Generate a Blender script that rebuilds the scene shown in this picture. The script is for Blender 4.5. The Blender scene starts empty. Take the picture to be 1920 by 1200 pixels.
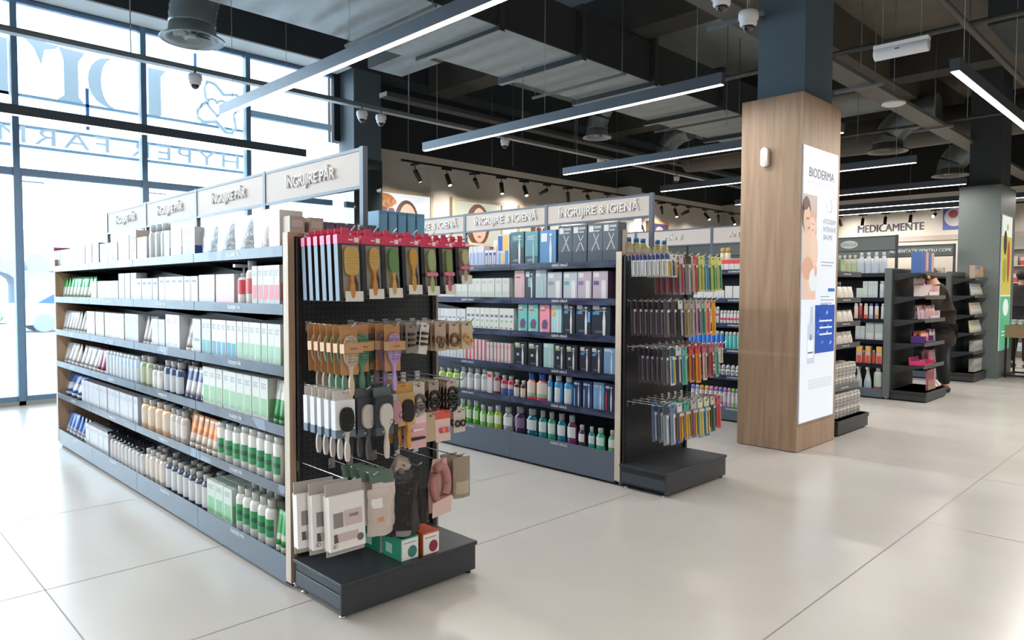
import bpy, math, random
from mathutils import Matrix, Vector
random.seed(7)
S = bpy.context.scene
PI = math.pi
# ---------------------------------------------------------------- camera, world, exposure
cd = bpy.data.cameras.new('camera'); cam = bpy.data.objects.new('camera', cd)
S.collection.objects.link(cam); S.camera = cam
cd.sensor_width = 36; cd.lens = 1331.7/1920*36; cd.clip_start = .05; cd.clip_end = 400
_y, _p, _r = -0.792, -0.04134, 0.002925
fwd = Vector((math.sin(_y)*math.cos(_p), math.cos(_y)*math.cos(_p), math.sin(_p)))
rt = Vector((math.cos(_y), -math.sin(_y), 0)); up = rt.cross(fwd)
r2 = rt*math.cos(_r)+up*math.sin(_r); u2 = up*math.cos(_r)-rt*math.sin(_r)
cam.matrix_world = Matrix(((r2.x, u2.x, -fwd.x, 0), (r2.y, u2.y, -fwd.y, 0), (r2.z, u2.z, -fwd.z, 1.4), (0, 0, 0, 1)))
W = bpy.data.worlds.new('world'); S.world = W; W.use_nodes = True
bg = W.node_tree.nodes['Background']; bg.inputs[0].default_value = (.74, .88, 1, 1); bg.inputs[1].default_value = 4.6
S.view_settings.view_transform = 'Standard'; S.view_settings.look = 'None'; S.view_settings.gamma = 1
S.view_settings.use_curve_mapping = False
S.view_settings.exposure = 1.0
LED = 6.0
# ---------------------------------------------------------------- materials
def lin(h):
    h = h.lstrip('#'); o = []
    for i in (0, 2, 4):
        c = int(h[i:i+2], 16)/255; o.append(c/12.92 if c <= .04045 else ((c+.055)/1.055)**2.4)
    return (*o, 1)
MC = {}
def mt(h, r=.5, me=0., tr=0., al=1., coat=0., noise=0., scale=8., bump=0., em=0., stretch=None, col2=None):
    k = (h, r, me, tr, al, coat, noise, scale, bump, em, stretch, col2)
    if k in MC: return MC[k]
    m = bpy.data.materials.new('surface_'+h.lstrip('#')); m.use_nodes = True
    nt = m.node_tree; b = nt.nodes['Principled BSDF']; c = lin(h)
    b.inputs['Base Color'].default_value = c; b.inputs['Roughness'].default_value = r
    b.inputs['Metallic'].default_value = me; b.inputs['Transmission Weight'].default_value = tr
    b.inputs['Alpha'].default_value = al; b.inputs['Coat Weight'].default_value = coat; b.inputs['Coat Roughness'].default_value = .05
    if em: b.inputs['Emission Color'].default_value = c; b.inputs['Emission Strength'].default_value = em
    if noise or bump:
        tc = nt.nodes.new('ShaderNodeTexCoord'); mp = nt.nodes.new('ShaderNodeMapping'); n = nt.nodes.new('ShaderNodeTexNoise')
        nt.links.new(tc.outputs['Object'], mp.inputs[0]); nt.links.new(mp.outputs[0], n.inputs['Vector'])
        mp.inputs['Scale'].default_value = stretch or (1, 1, 1); n.inputs['Scale'].default_value = scale; n.inputs['Detail'].default_value = 5
        if noise:
            mx = nt.nodes.new('ShaderNodeMix'); mx.data_type = 'RGBA'
            d = lin(col2) if col2 else tuple(x*(1-noise) for x in c[:3])+(1,)
            mx.inputs[6].default_value = c; mx.inputs[7].default_value = d
            rp = nt.nodes.new('ShaderNodeMapRange'); rp.inputs[1].default_value = .35; rp.inputs[2].default_value = .65
            nt.links.new(n.outputs[0], rp.inputs[0]); nt.links.new(rp.outputs[0], mx.inputs[0]); nt.links.new(mx.outputs[2], b.inputs['Base Color'])
            if em: nt.links.new(mx.outputs[2], b.inputs['Emission Color'])
        if bump:
            bp = nt.nodes.new('ShaderNodeBump'); bp.inputs['Strength'].default_value = bump; bp.inputs['Distance'].default_value = .02
            nt.links.new(n.outputs[0], bp.inputs['Height']); nt.links.new(bp.outputs[0], b.inputs['Normal'])
    MC[k] = m; return m
def glassmat():
    m = bpy.data.materials.new('window_glass'); m.use_nodes = True; nt = m.node_tree; nt.nodes.clear()
    o = nt.nodes.new('ShaderNodeOutputMaterial'); mx = nt.nodes.new('ShaderNodeMixShader'); t = nt.nodes.new('ShaderNodeBsdfTransparent')
    g = nt.nodes.new('ShaderNodeBsdfGlossy'); g.inputs['Roughness'].default_value = .02; t.inputs[0].default_value = (.93, .97, .98, 1)
    f = nt.nodes.new('ShaderNodeFresnel'); f.inputs[0].default_value = 1.3
    nt.links.new(f.outputs[0], mx.inputs[0]); nt.links.new(t.outputs[0], mx.inputs[1]); nt.links.new(g.outputs[0], mx.inputs[2]); nt.links.new(mx.outputs[0], o.inputs[0])
    return m
def patmat(kind):
    m = bpy.data.materials.new(kind); m.use_nodes = True; nt = m.node_tree; b = nt.nodes['Principled BSDF']; N = nt.nodes.new; K = nt.links.new
    tc = N('ShaderNodeTexCoord')
    if kind == 'floor_tiles':
        # pale porcelain slabs
        n = N('ShaderNodeTexNoise'); n.inputs['Scale'].default_value = 1.3; n.inputs['Detail'].default_value = 8; K(tc.outputs['Object'], n.inputs[0])
        cr = N('ShaderNodeValToRGB'); cr.color_ramp.elements[0].position = .3; cr.color_ramp.elements[1].position = .7
        cr.color_ramp.elements[0].color = lin('#c0bcb8'); cr.color_ramp.elements[1].color = lin('#c8c5c1'); K(n.outputs[0], cr.inputs[0])
        K(cr.outputs[0], b.inputs['Base Color'])
        rr = N('ShaderNodeMapRange'); rr.inputs[3].default_value = .22; rr.inputs[4].default_value = .27; K(n.outputs[0], rr.inputs[0]); K(rr.outputs[0], b.inputs['Roughness'])
        b.inputs['Specular IOR Level'].default_value = .4
    elif kind == 'oak':
        mp = N('ShaderNodeMapping'); mp.inputs['Scale'].default_value = (14, 14, .9); K(tc.outputs['Object'], mp.inputs[0])
        n = N('ShaderNodeTexNoise'); n.inputs['Scale'].default_value = 1.6; n.inputs['Detail'].default_value = 10; n.inputs['Distortion'].default_value = .6; K(mp.outputs[0], n.inputs[0])
        cr = N('ShaderNodeValToRGB'); cr.color_ramp.elements[0].position = .33; cr.color_ramp.elements[1].position = .66
        cr.color_ramp.elements[0].color = lin('#a0856e'); cr.color_ramp.elements[1].color = lin('#b59a82'); K(n.outputs[0], cr.inputs[0]); K(cr.outputs[0], b.inputs['Base Color'])
        b.inputs['Roughness'].default_value = .5
    elif kind == 'pegboard':
        mp = N('ShaderNodeMapping'); K(tc.outputs['Object'], mp.inputs[0]); mp.inputs['Scale'].default_value = (1, 1/.025, 1/.025)
        fr = N('ShaderNodeVectorMath'); fr.operation = 'FRACTION'; K(mp.outputs[0], fr.inputs[0])
        sx = N('ShaderNodeSeparateXYZ'); K(fr.outputs[0], sx.inputs[0]); cb = N('ShaderNodeCombineXYZ'); K(sx.outputs[1], cb.inputs[1]); K(sx.outputs[2], cb.inputs[2])
        ds = N('ShaderNodeVectorMath'); ds.operation = 'DISTANCE'; ds.inputs[1].default_value = (0, .5, .5); K(cb.outputs[0], ds.inputs[0])
        gt = N('ShaderNodeMath'); gt.operation = 'GREATER_THAN'; gt.inputs[1].default_value = .2; K(ds.outputs['Value'], gt.inputs[0])
        mx = N('ShaderNodeMix'); mx.data_type = 'RGBA'; mx.inputs[6].default_value = lin('#07080a'); mx.inputs[7].default_value = lin('#2b3036'); K(gt.outputs[0], mx.inputs[0]); K(mx.outputs[2], b.inputs['Base Color'])
        b.inputs['Roughness'].default_value = .45
    elif kind == 'holofoil' or kind == 'rail_print':
        n = N('ShaderNodeTexVoronoi'); n.inputs['Scale'].default_value = 9; mp = N('ShaderNodeMapping'); mp.inputs['Rotation'].default_value = (0, .5, 0)
        K(tc.outputs['Object'], mp.inputs[0]); K(mp.outputs[0], n.inputs[0]); cr = N('ShaderNodeValToRGB'); cr.color_ramp.interpolation = 'CONSTANT'
        cr.color_ramp.elements[0].color = lin('#1b2333'); cr.color_ramp.elements[1].position = .55; cr.color_ramp.elements[1].color = lin('#25304a')
        e = cr.color_ramp.elements.new(.88); e.color = lin('#66748f'); K(n.outputs['Color'], cr.inputs[0]); K(cr.outputs[0], b.inputs['Base Color'])
        b.inputs['Roughness'].default_value = .3; b.inputs['Coat Weight'].default_value = .12; b.inputs['Coat Roughness'].default_value = .04
        n2 = N('ShaderNodeTexNoise'); n2.inputs['Scale'].default_value = 2.2; K(tc.outputs['Object'], n2.inputs[0]); bp = N('ShaderNodeBump'); bp.inputs['Strength'].default_value = .18; bp.inputs['Distance'].default_value = .03
        K(n2.outputs[0], bp.inputs['Height']); K(bp.outputs[0], b.inputs['Coat Normal']); K(bp.outputs[0], b.inputs['Normal'])
    elif kind == 'insulation':
        w = N('ShaderNodeTexWave'); w.bands_direction = 'Y'; w.inputs['Scale'].default_value = .9; w.inputs['Distortion'].default_value = 2.2; w.inputs['Detail'].default_value = 3; K(tc.outputs['Object'], w.inputs[0])
        n = N('ShaderNodeTexNoise'); n.inputs['Scale'].default_value = 12; K(tc.outputs['Object'], n.inputs[0])
        cr = N('ShaderNodeValToRGB'); cr.color_ramp.elements[0].color = lin('#8a9598'); cr.color_ramp.elements[1].color = lin('#a3aeb3'); K(n.outputs[0], cr.inputs[0]); K(cr.outputs[0], b.inputs['Base Color'])
        bp = N('ShaderNodeBump'); bp.inputs['Strength'].default_value = .5; bp.inputs['Distance'].default_value = .05; K(w.outputs['Fac'], bp.inputs['Height']); K(bp.outputs[0], b.inputs['Normal']); b.inputs['Roughness'].default_value = .45
    return m
# ---------------------------------------------------------------- mesh builder
class MB:
    def __init__(s): s.v = []; s.f = []; s.i = []; s.m = []; s.sm = []
    def ix(s, m):
        if m not in s.m: s.m.append(m)
        return s.m.index(m)
    def add(s, pts, faces, m, smooth=False):
        o = len(s.v); s.v += [tuple(p) for p in pts]; k = s.ix(m)
        for f in faces: s.f.append(tuple(a+o for a in f)); s.i.append(k); s.sm.append(smooth)
        return s
    def quad(s, a, b, c, d, m): return s.add([a, b, c, d], [(0, 1, 2, 3)], m)
    def box(s, x0, x1, y0, y1, z0, z1, m, front=None, side=None, top=None):
        p = [(x0, y0, z0), (x1, y0, z0), (x1, y1, z0), (x0, y1, z0), (x0, y0, z1), (x1, y0, z1), (x1, y1, z1), (x0, y1, z1)]
        o = len(s.v); s.v += p
        for f, mm in (((0, 1, 5, 4), front or m), ((1, 2, 6, 5), side or m), ((2, 3, 7, 6), m), ((3, 0, 4, 7), side or m), ((4, 5, 6, 7), top or m), ((3, 2, 1, 0), m)):
            s.f.append(tuple(a+o for a in f)); s.i.append(s.ix(mm)); s.sm.append(False)
        return s
    def lathe(s, prof, m, n=14, cx=0, cy=0, sx=1, sy=1, flat=False):
        # prof rows (r, z[, material]); rows with r==0 close the end
        o = len(s.v)
        for row in prof:
            for k in range(n):
                a = 2*PI*k/n; s.v.append((cx+row[0]*sx*math.cos(a), cy+row[0]*sy*math.sin(a), row[1]))
        for j in range(len(prof)-1):
            mm = prof[j+1][2] if len(prof[j+1]) > 2 else m
            for k in range(n):
                q = (k+1) % n; s.f.append((o+j*n+k, o+j*n+q, o+(j+1)*n+q, o+(j+1)*n+k)); s.i.append(s.ix(mm)); s.sm.append(not flat)
        s.f.append(tuple(o+k for k in reversed(range(n)))); s.i.append(s.ix(m)); s.sm.append(False)
        e = o+(len(prof)-1)*n; s.f.append(tuple(e+k for k in range(n))); s.i.append(s.ix(prof[-1][2] if len(prof[-1]) > 2 else m)); s.sm.append(False)
        return s
    def tube(s, pts, r, m, n=6):
        pts = [Vector(p) for p in pts]; o = len(s.v); L = len(pts)
        for j, p in enumerate(pts):
            d = (pts[min(j+1, L-1)]-pts[max(j-1, 0)]).normalized(); a = d.cross(Vector((0, 0, 1)) if abs(d.z) < .9 else Vector((1, 0, 0))).normalized(); b = d.cross(a)
            rr = r[j] if isinstance(r, (list, tuple)) else r
            for k in range(n): t = 2*PI*k/n; s.v.append(tuple(p+a*rr*math.cos(t)+b*rr*math.sin(t)))
        k_ = s.ix(m)
        for j in range(L-1):
            for k in range(n): q = (k+1) % n; s.f.append((o+j*n+k, o+(j+1)*n+k, o+(j+1)*n+q, o+j*n+q)); s.i.append(k_); s.sm.append(True)
        s.f.append(tuple(o+k for k in range(n))); s.i.append(k_); s.sm.append(False)
        s.f.append(tuple(o+(L-1)*n+k for k in reversed(range(n)))); s.i.append(k_); s.sm.append(False)
        return s
    def prism(s, out, y0, y1, m):           # outline in (x, z), extruded along y
        n = len(out); p = [(x, y0, z) for x, z in out]+[(x, y1, z) for x, z in out]
        return s.add(p, [tuple(range(n)), tuple(reversed(range(n, 2*n)))]+[(k, k+n, (k+1) % n+n, (k+1) % n) for k in range(n)], m)
    def mesh(s, name):
        me = bpy.data.meshes.new(name); me.from_pydata(s.v, [], s.f)
        for m in s.m: me.materials.append(m)
        me.polygons.foreach_set('material_index', s.i); me.polygons.foreach_set('use_smooth', s.sm); me.update(); return me
def ell(cx, cz, rx, rz, n=20, a0=0, a1=2*PI): return [(cx+rx*math.cos(a0+(a1-a0)*k/n), cz+rz*math.sin(a0+(a1-a0)*k/n)) for k in range(n)]
def ob(name, me, parent=None, loc=(0, 0, 0), rz=0, bevel=0):
    if isinstance(me, MB): me = me.mesh(name)
    o = bpy.data.objects.new(name, me); S.collection.objects.link(o); o.parent = parent; o.location = loc; o.rotation_euler = (0, 0, rz)
    if bevel:
        b = o.modifiers.new('edge', 'BEVEL'); b.width = bevel; b.segments = 2; b.limit_method = 'ANGLE'
    return o
def tag(o, label, cat, group=None):
    o['label'] = label; o['category'] = cat
    if group: o['group'] = group
    return o
def thing(name, label, cat, loc=(0, 0, 0), rz=0, group=None):
    return tag(ob(name, None, None, loc, rz), label, cat, group)
def struct(name, mb, parent=None, **k):
    o = ob(name, mb, parent, **k)
    if parent is None: o['kind'] = 'structure'
    return o
TXT = {}
def text(s, size, thin=0.0, ext=.0, sx=1., sp=1.):
    k = (s, size, thin, ext, sx, sp)
    if k not in TXT:
        c = bpy.data.curves.new('lettering', 'FONT'); c.body = s; c.size = size; c.align_x = 'CENTER'; c.align_y = 'CENTER'; c.offset = thin; c.extrude = ext; c.resolution_u = 3; c.space_character = sp
        t = bpy.data.objects.new('lettering', c); me = bpy.data.meshes.new_from_object(t); bpy.data.objects.remove(t)
        me.transform(Matrix.Diagonal((sx, 1, 1, 1))); TXT[k] = me
    return TXT[k]
def put_text(s, size, m, parent, pos, face='-y', name='lettering', **k):
    if s == '-': me = MB().quad((-.09, -.003, 0), (.05, -.003, 0), (.05, .003, 0), (-.09, .003, 0), m).quad((.07, -.008, 0), (.09, -.008, 0), (.09, .008, 0), (.07, .008, 0), m).mesh('print_stripe')
    else: me = text(s, size, **k).copy(); me.materials.clear(); me.materials.append(m)
    R = {'-y': Matrix(((1, 0, 0), (0, 0, -1), (0, 1, 0))), '+x': Matrix(((0, 0, 1), (1, 0, 0), (0, 1, 0))), '-x': Matrix(((0, 0, -1), (-1, 0, 0), (0, 1, 0))), '+y': Matrix(((-1, 0, 0), (0, 0, 1), (0, 1, 0)))}[face]
    me.transform(R.to_4x4()); o = ob(name, me, parent, pos); return o
# ---------------------------------------------------------------- product prototypes, front towards -Y, origin at base centre
def bars(b, x0, x1, z, m, y, n=2, dz=.008, h=.0025):
    for k in range(n): b.quad((x0, y, z-k*dz), (x1-(x1-x0)*.25*(k % 2), y, z-k*dz), (x1-(x1-x0)*.25*(k % 2), y, z-k*dz+h), (x0, y, z-k*dz+h), m)
def pm(h, *a, **k):
    # printed board and plastic are never pure white: cap their albedo
    v = [int(h[i:i+2], 16) for i in (1, 3, 5)]
    if min(v) > 170: h = '#%02x%02x%02x' % tuple(int(x*.885) for x in v)
    return mt(h, *a, **k)
def p_box(w, d, h, base, style=(), r=.35):
    """style rows: (face, u0, u1, v0, v1, colour) on faces f front, r right, t top; 'lines' adds small grey print"""
    b = MB(); m = pm(base, r); b.box(-w/2, w/2, -d/2, d/2, 0, h, m); e = .0006
    for st in style:
        if st[0] == 'lines':
            c = pm(st[1], .5); y = -d/2-2*e; bars(b, -w*.32, w*.32, h*.86, c, y, 3, h*.045, h*.018)
            bars(b, -w*.3, w*.2, h*.2, c, y, 2, h*.04, h*.012); continue
        if st[0] == 'poly':       # picture on the front: list of (u, v) points
            b.add([(-w/2+u*w, -d/2-3*e, v*h) for u, v in st[2]], [tuple(range(len(st[2])))], pm(st[1], .5)); continue
        fc, u0, u1, v0, v1, c = st; m2 = pm(c, r)
        if fc == 'f': b.quad((-w/2+u0*w, -d/2-e, v0*h), (-w/2+u1*w, -d/2-e, v0*h), (-w/2+u1*w, -d/2-e, v1*h), (-w/2+u0*w, -d/2-e, v1*h), m2)
        if fc == 'F': b.quad((-w/2+u0*w, -d/2-2*e, v0*h), (-w/2+u1*w, -d/2-2*e, v0*h), (-w/2+u1*w, -d/2-2*e, v1*h), (-w/2+u0*w, -d/2-2*e, v1*h), m2)
        if fc == 'r': b.quad((w/2+e, -d/2+u0*d, v0*h), (w/2+e, -d/2+u1*d, v0*h), (w/2+e, -d/2+u1*d, v1*h), (w/2+e, -d/2+u0*d, v1*h), m2)
        if fc == 't': b.quad((-w/2+u0*w, -d/2+v0*d, h+e), (-w/2+u1*w, -d/2+v0*d, h+e), (-w/2+u1*w, -d/2+v1*d, h+e), (-w/2+u0*w, -d/2+v1*d, h+e), m2)
    return [('carton', b.mesh('carton'))]
def band(b, rad, z0, z1, m, sx, sy, a0=-PI*.85, a1=-PI*.15, n=8, e=.0008):
    p = []
    for k in range(n+1):
        a = a0+(a1-a0)*k/n
        p += [((rad*sx+e)*math.cos(a), (rad*sy+e)*math.sin(a), z0), ((rad*sx+e)*math.cos(a), (rad*sy+e)*math.sin(a), z1)]
    b.add(p, [(2*k, 2*k+2, 2*k+3, 2*k+1) for k in range(n)], m, True)
def p_bottle(w, h, body, cap, label=(), kind='round', sy=.7, tr=0., capr=None, one=False):
    """label rows: (z0, z1, colour[, widthfraction])"""
    r = w/2; B = MB(); bm = pm(body, .22 if not tr else .06, tr=tr); C = MB(); cm = pm(cap, .3); Lb = MB(); n = 14
    if kind == 'round': prof = [(r*.9, 0), (r, .01), (r, h*.72), (r*.85, h*.79), (r*.45, h*.82), (r*.42, h*.84)]; cap_ = [(r*.55, h*.82), (r*.55, h*.99), (r*.5, h)]
    elif kind == 'flat': prof = [(r*.92, 0), (r, .01), (r, h*.84), (r*.9, h*.86), (r*.8, h*.865)]; cap_ = [(r*.82, h*.86), (r*.8, h*.995), (r*.7, h)]
    elif kind == 'slope': prof = [(r*.92, 0), (r, .01), (r, h*.6), (r*.8, h*.72), (r*.42, h*.84), (r*.4, h*.86)]; cap_ = [(r*.46, h*.84), (r*.45, h*.985), (r*.38, h)]
    elif kind == 'wash': prof = [(r*.85, 0), (r*.98, .008), (r, h*.2), (r*.9, h*.23), (r, h*.27), (r, h*.62), (r*.75, h*.72), (r*.42, h*.78), (r*.42, h*.8)]; cap_ = [(r*.5, h*.77), (r*.5, h*.98), (r*.42, h)]
    elif kind == 'can': prof = [(r*.95, 0), (r, .006), (r, h*.76), (r*.9, h*.79)]; cap_ = [(r*.9, h*.78), (r*.9, h*.94), (r*.7, h*.985), (r*.3, h)]
    elif kind == 'jar': prof = [(r*.92, 0), (r, .008), (r, h*.68), (r*.92, h*.7)]; cap_ = [(r, h*.7), (r, h*.97), (r*.95, h)]
    elif kind == 'ball': prof = [(r*.7, 0), (r*.92, h*.1), (r, h*.4), (r*.93, h*.62)]; cap_ = [(r*.93, h*.62), (r*.9, h*.8), (r*.65, h*.95), (r*.2, h)]
    elif kind == 'pump': prof = [(r*.9, 0), (r, .01), (r, h*.62), (r*.75, h*.68), (r*.4, h*.7)]; cap_ = [(r*.42, h*.7), (r*.42, h*.76), (r*.15, h*.77), (r*.15, h*.9)]
    elif kind == 'trigger': prof = [(r*.95, 0), (r, .02), (r*.95, h*.35), (r*.45, h*.68), (r*.36, h*.78)]; cap_ = [(r*.4, h*.76), (r*.4, h*.84), (r*.25, h*.86)]
    B.lathe(prof, bm, n, sy=sy); C.lathe(cap_, cm, n if kind != 'pump' else 10, sy=sy if kind in ('flat', 'can', 'jar', 'ball') else 1)
    if kind == 'pump': C.box(-r*.3, r*.3, -r*1.3, r*.3, h*.9, h*.97, cm)
    if kind == 'trigger': C.box(-r*.32, r*.32, -r*1.1, r*.9, h*.86, h, cm); C.box(-r*.12, r*.12, -r*.9, -r*.6, h*.72, h*.86, cm)
    for lb in label:
        f = lb[3] if len(lb) > 3 else .7
        band(Lb, r, lb[0]*h, lb[1]*h, pm(lb[2], .4), 1, sy, -PI/2-PI*f/2, -PI/2+PI*f/2, e=.0008 if lb is label[0] else .0014)
    if one:
        for q in (C, Lb):
            o = len(B.v); B.v += q.v
            for f, i, sm in zip(q.f, q.i, q.sm): B.f.append(tuple(a+o for a in f)); B.i.append(B.ix(q.m[i])); B.sm.append(sm)
        return [('bottle', B.mesh('bottle'))]
    out = [('body', B.mesh('body')), ('cap', C.mesh('cap'))]
    if label: out.append(('front_label', Lb.mesh('front_label')))
    return out
def p_tube(w, h, body, cap, prints=(), dw=.6):
    B = MB(); C = MB(); n = 12; r = w/2; hc = h*.15; bm = pm(body, .3); rings = []
    for j in range(7):
        t = j/6; z = hc+(h-hc)*t; a = r*(.85+.15*min(1, t*3)); c = r*dw*(1-t)+.0015
        m_ = bm
        for z0, z1, col in prints:
            if z0 <= t-.01 <= z1: m_ = pm(col, .3)
        rings.append((a, c, z, m_))
    o = len(B.v)
    for a, c, z, m_ in rings:
        for k in range(n): q = 2*PI*k/n; B.v.append((a*math.cos(q), c*math.sin(q), z))
    for j in range(6):
        for k in range(n): q = (k+1) % n; B.f.append((j*n+k, j*n+q, (j+1)*n+q, (j+1)*n+k)); B.i.append(B.ix(rings[j+1][3])); B.sm.append(True)
    B.f.append(tuple(reversed(range(n)))); B.i.append(B.ix(bm)); B.sm.append(False)
    B.f.append(tuple(6*n+k for k in range(n))); B.i.append(B.ix(bm)); B.sm.append(False)
    C.lathe([(r*.72, 0), (r*.8, .004), (r*.8, hc*.96), (r*.74, hc)], pm(cap, .3), n, sy=min(1, dw+.2))
    return [('body', B.mesh('body')), ('cap', C.mesh('cap'))]
FOIL = ('#a3abb3', '#b5a9b2')
def p_pouch(w, d, h, col, prints=(), seal=.06, wob=.004):
    B = MB(); nx, nz = 8, 10; m = mt(col, .3, me=.45 if col in FOIL else 0, bump=.35, scale=30)
    for sgn in (-1, 1):
        P = []
        for j in range(nz+1):
            for i in range(nx+1):
                u, v = i/nx, j/nz; bul = (math.sin(PI*u)**.7)*((1-v)**.7*.9+.12 if v < .93 else 0)*(1 if v > .04 else .8)
                bul *= 1+.25*math.sin(u*17+v*9)*math.sin(v*13+u*5)
                P.append((-w/2+u*w*(1-.0*v)+random.uniform(-wob, wob)*(.5 if 0 < j < nz else 0), sgn*(bul*d/2+.001), v*h))
        F = []; o = len(B.v); B.v += P
        for j in range(nz):
            for i in range(nx):
                a = o+j*(nx+1)+i; q = (a, a+1, a+nx+2, a+nx+1); B.f.append(q if sgn < 0 else q[::-1])
                mm = m; v = (j+.5)/nz; u = (i+.5)/nx
                for pr in prints:
                    if pr[0] <= u <= pr[1] and pr[2] <= v <= pr[3] and sgn < 0: mm = mt(pr[4], .3)
                B.i.append(B.ix(mm)); B.sm.append(True)
    return [('pouch', B.mesh('pouch'))]
def place(proto, name, label, cat, loc, rz=0, group=None, rx=0, ry=0, s=1):
    if len(proto) == 1: o = ob(name, proto[0][1])
    else:
        o = ob(name, None)
        for pn, me in proto: ob(pn, me, o)
    o.location = loc; o.rotation_euler = (rx, ry, rz); o.scale = (s, s, s); return tag(o, label, cat, group)
def run(proto, name, cat, x0, x1, n, y, z, label, group=None, rz=0, rx=0, rows=1, dy=.08, jit=.02, w=None, gaps=0):
    """n copies side by side between x0 and x1 on a shelf whose front is at y"""
    g = group if (n*rows > 1) else None
    for q in range(rows):
        for k in range(n):
            if gaps and random.random() < gaps*q: continue
            x = x0+(x1-x0)*(k+.5)/n
            place(proto, name, label, cat, (x+random.uniform(-.03, .03)*(x1-x0)/n, y+q*dy+random.uniform(0, .004), z), rz+random.uniform(-jit, jit), g, rx)
# ================================================================ the setting
def concrete(c, **k): return mt(c, .8, noise=.18, scale=3, bump=.15, **k)
fl = MB(); fm = patmat('floor_tiles'); fl.box(-10.4, 9, -7, 21, -.2, 0, fm); jm = mt('#8f8a84', .6)
for x in (-8.93, -7.66, -6.38, -5.11, -3.84, -2.88, -1.28, .3, 1.9): fl.quad((x-.003, -7, .0006), (x+.003, -7, .0006), (x+.003, 20, .0006), (x-.003, 20, .0006), jm)
for x0, x1, y in ((-10.2, 9, .74), (-10.2, 9, 6.22), (-10.2, 9, 11.7), (-1.28, 9, 4.79), (-10.2, -3.84, 3.47), (-1.28, 9, 9.2)): fl.quad((x0, y-.003, .0006), (x1, y-.003, .0006), (x1, y+.003, .0006), (x0, y+.003, .0006), jm)
struct('floor', fl)
ce = MB(); ce.box(-10.4, -5.2, -7, 21, 5.3, 5.5, concrete('#a3adae')); struct('ceiling', ce)  # window side of the slab: daylight put into the paler concrete
ce = MB(); ce.box(-5.2, 9, -7, 21, 5.3, 5.5, concrete('#7d776c')); struct('ceiling', ce)  # rest of the slab: weaker light put into the darker concrete
dk = concrete('#23272b'); wl = mt('#c9c2b8', .6, noise=.03, scale=4)
def beam(x0, x1, y0, y1, z0, c, n='trim_%d'): 
    b = MB(); b.box(x0, x1, y0, y1, z0, 5.3, c); beam.k += 1; struct('trim_%d' % beam.k, b)
beam.k = 0
def top_at(x, y):
    if -6.98 < x < -5.42 and 5.2 < y < 14: return 4.195 if all(abs(y-q) > .05 for q in (5.25, 6.6, 8.1, 9.9, 11.8)) else 4.128
    if -7.0 < x < -5.5 and -1.5 < y < 5.25: return 4.175
    if -3.32 < x < -3.06 and 4 < y < 19: return 3.849
    if any(q <= y <= q+.45 for q in (-3.5, 7.6, 12.2, 16.6)): return 4.75
    if any(q <= x <= q+.45 for q in (-4.35, -2.4, 1.2)): return 4.72
    return 5.3
beam(-10.2, -9.75, -7, 19.6, 4.88, concrete('#2b343b'))
struct('trim_9', MB().box(-10.36, -9.76, -7, 6.1, 4.86, 4.88, mt('#d5dce0', .7)))
struct('wall_left', MB().box(-10.4, -10.2, -7, 6.05, 4.86, 5.3, mt('#2b343b', .7)))
for y in (-3.5, 7.6, 12.2, 16.6): beam(-9.75, 9, y, y+.45, 4.75, concrete('#44433f'))
for x in (-4.35, -2.4, 1.2): beam(x, x+.45, -7, 20, 4.72, concrete('#5f5a51'))
# optician wall and its dark upper part, medicine wall, closing walls
b = MB(); b.box(-10.4, -10.2, 6.65, 19.9, 0, 3.8, wl); struct('wall_left', b)
b = MB(); b.box(-10.4, -10.2, 6.05, 19.9, 3.8, 5.3, mt('#1d2226', .8)); struct('wall_left', b)
b = MB(); b.box(-10.2, -9.85, 13.55, 14.0, 0, 3.82, mt('#c3c6c4', .6)); b.box(-10.2, -9.85, 18.4, 18.9, 0, 3.82, mt('#b9b2ab', .6)); struct('trim_20', b)
mw = mt('#ddd5cb', .6)
b = MB(); b.box(-10.4, 9, 19.67, 19.9, 0, 3.82, mw); b.box(-10.2, 9, 19.60, 19.67, 2.66, 2.78, mt('#b8aca2', .6)); struct('wall_back', b)
b = MB(); b.box(-10.4, 9, 19.67, 19.9, 3.82, 5.3, mt('#191b1c', .8)); struct('wall_back', b)
b = MB(); b.box(8.8, 9, -7, 19.9, 0, 5.3, mt('#b9b3ac', .7)); struct('wall_right', b)
b = MB(); b.box(-10.4, 9, -7.2, -7, 0, 5.3, mt('#b9b3ac', .7)); struct('wall_front', b)
# corner pillar: blue grey, lower part clad in dark mirror
b = MB(); b.box(-10.25, -9.8, 6.16, 6.67, 3.5, 5.3, mt('#54636c', .6)); struct('trim_21', b)
b = MB(); b.box(-10.25, -9.79, 6.15, 6.68, 0, 3.5, mt('#2e3a3b', .04, me=.0, coat=1.)); struct('trim_22', b)
b = MB(); b.box(-10.4, -10.2, -7, 6.16, -.02, .05, mt('#8d979b', .5)); struct('baseboard_left', b)
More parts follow.
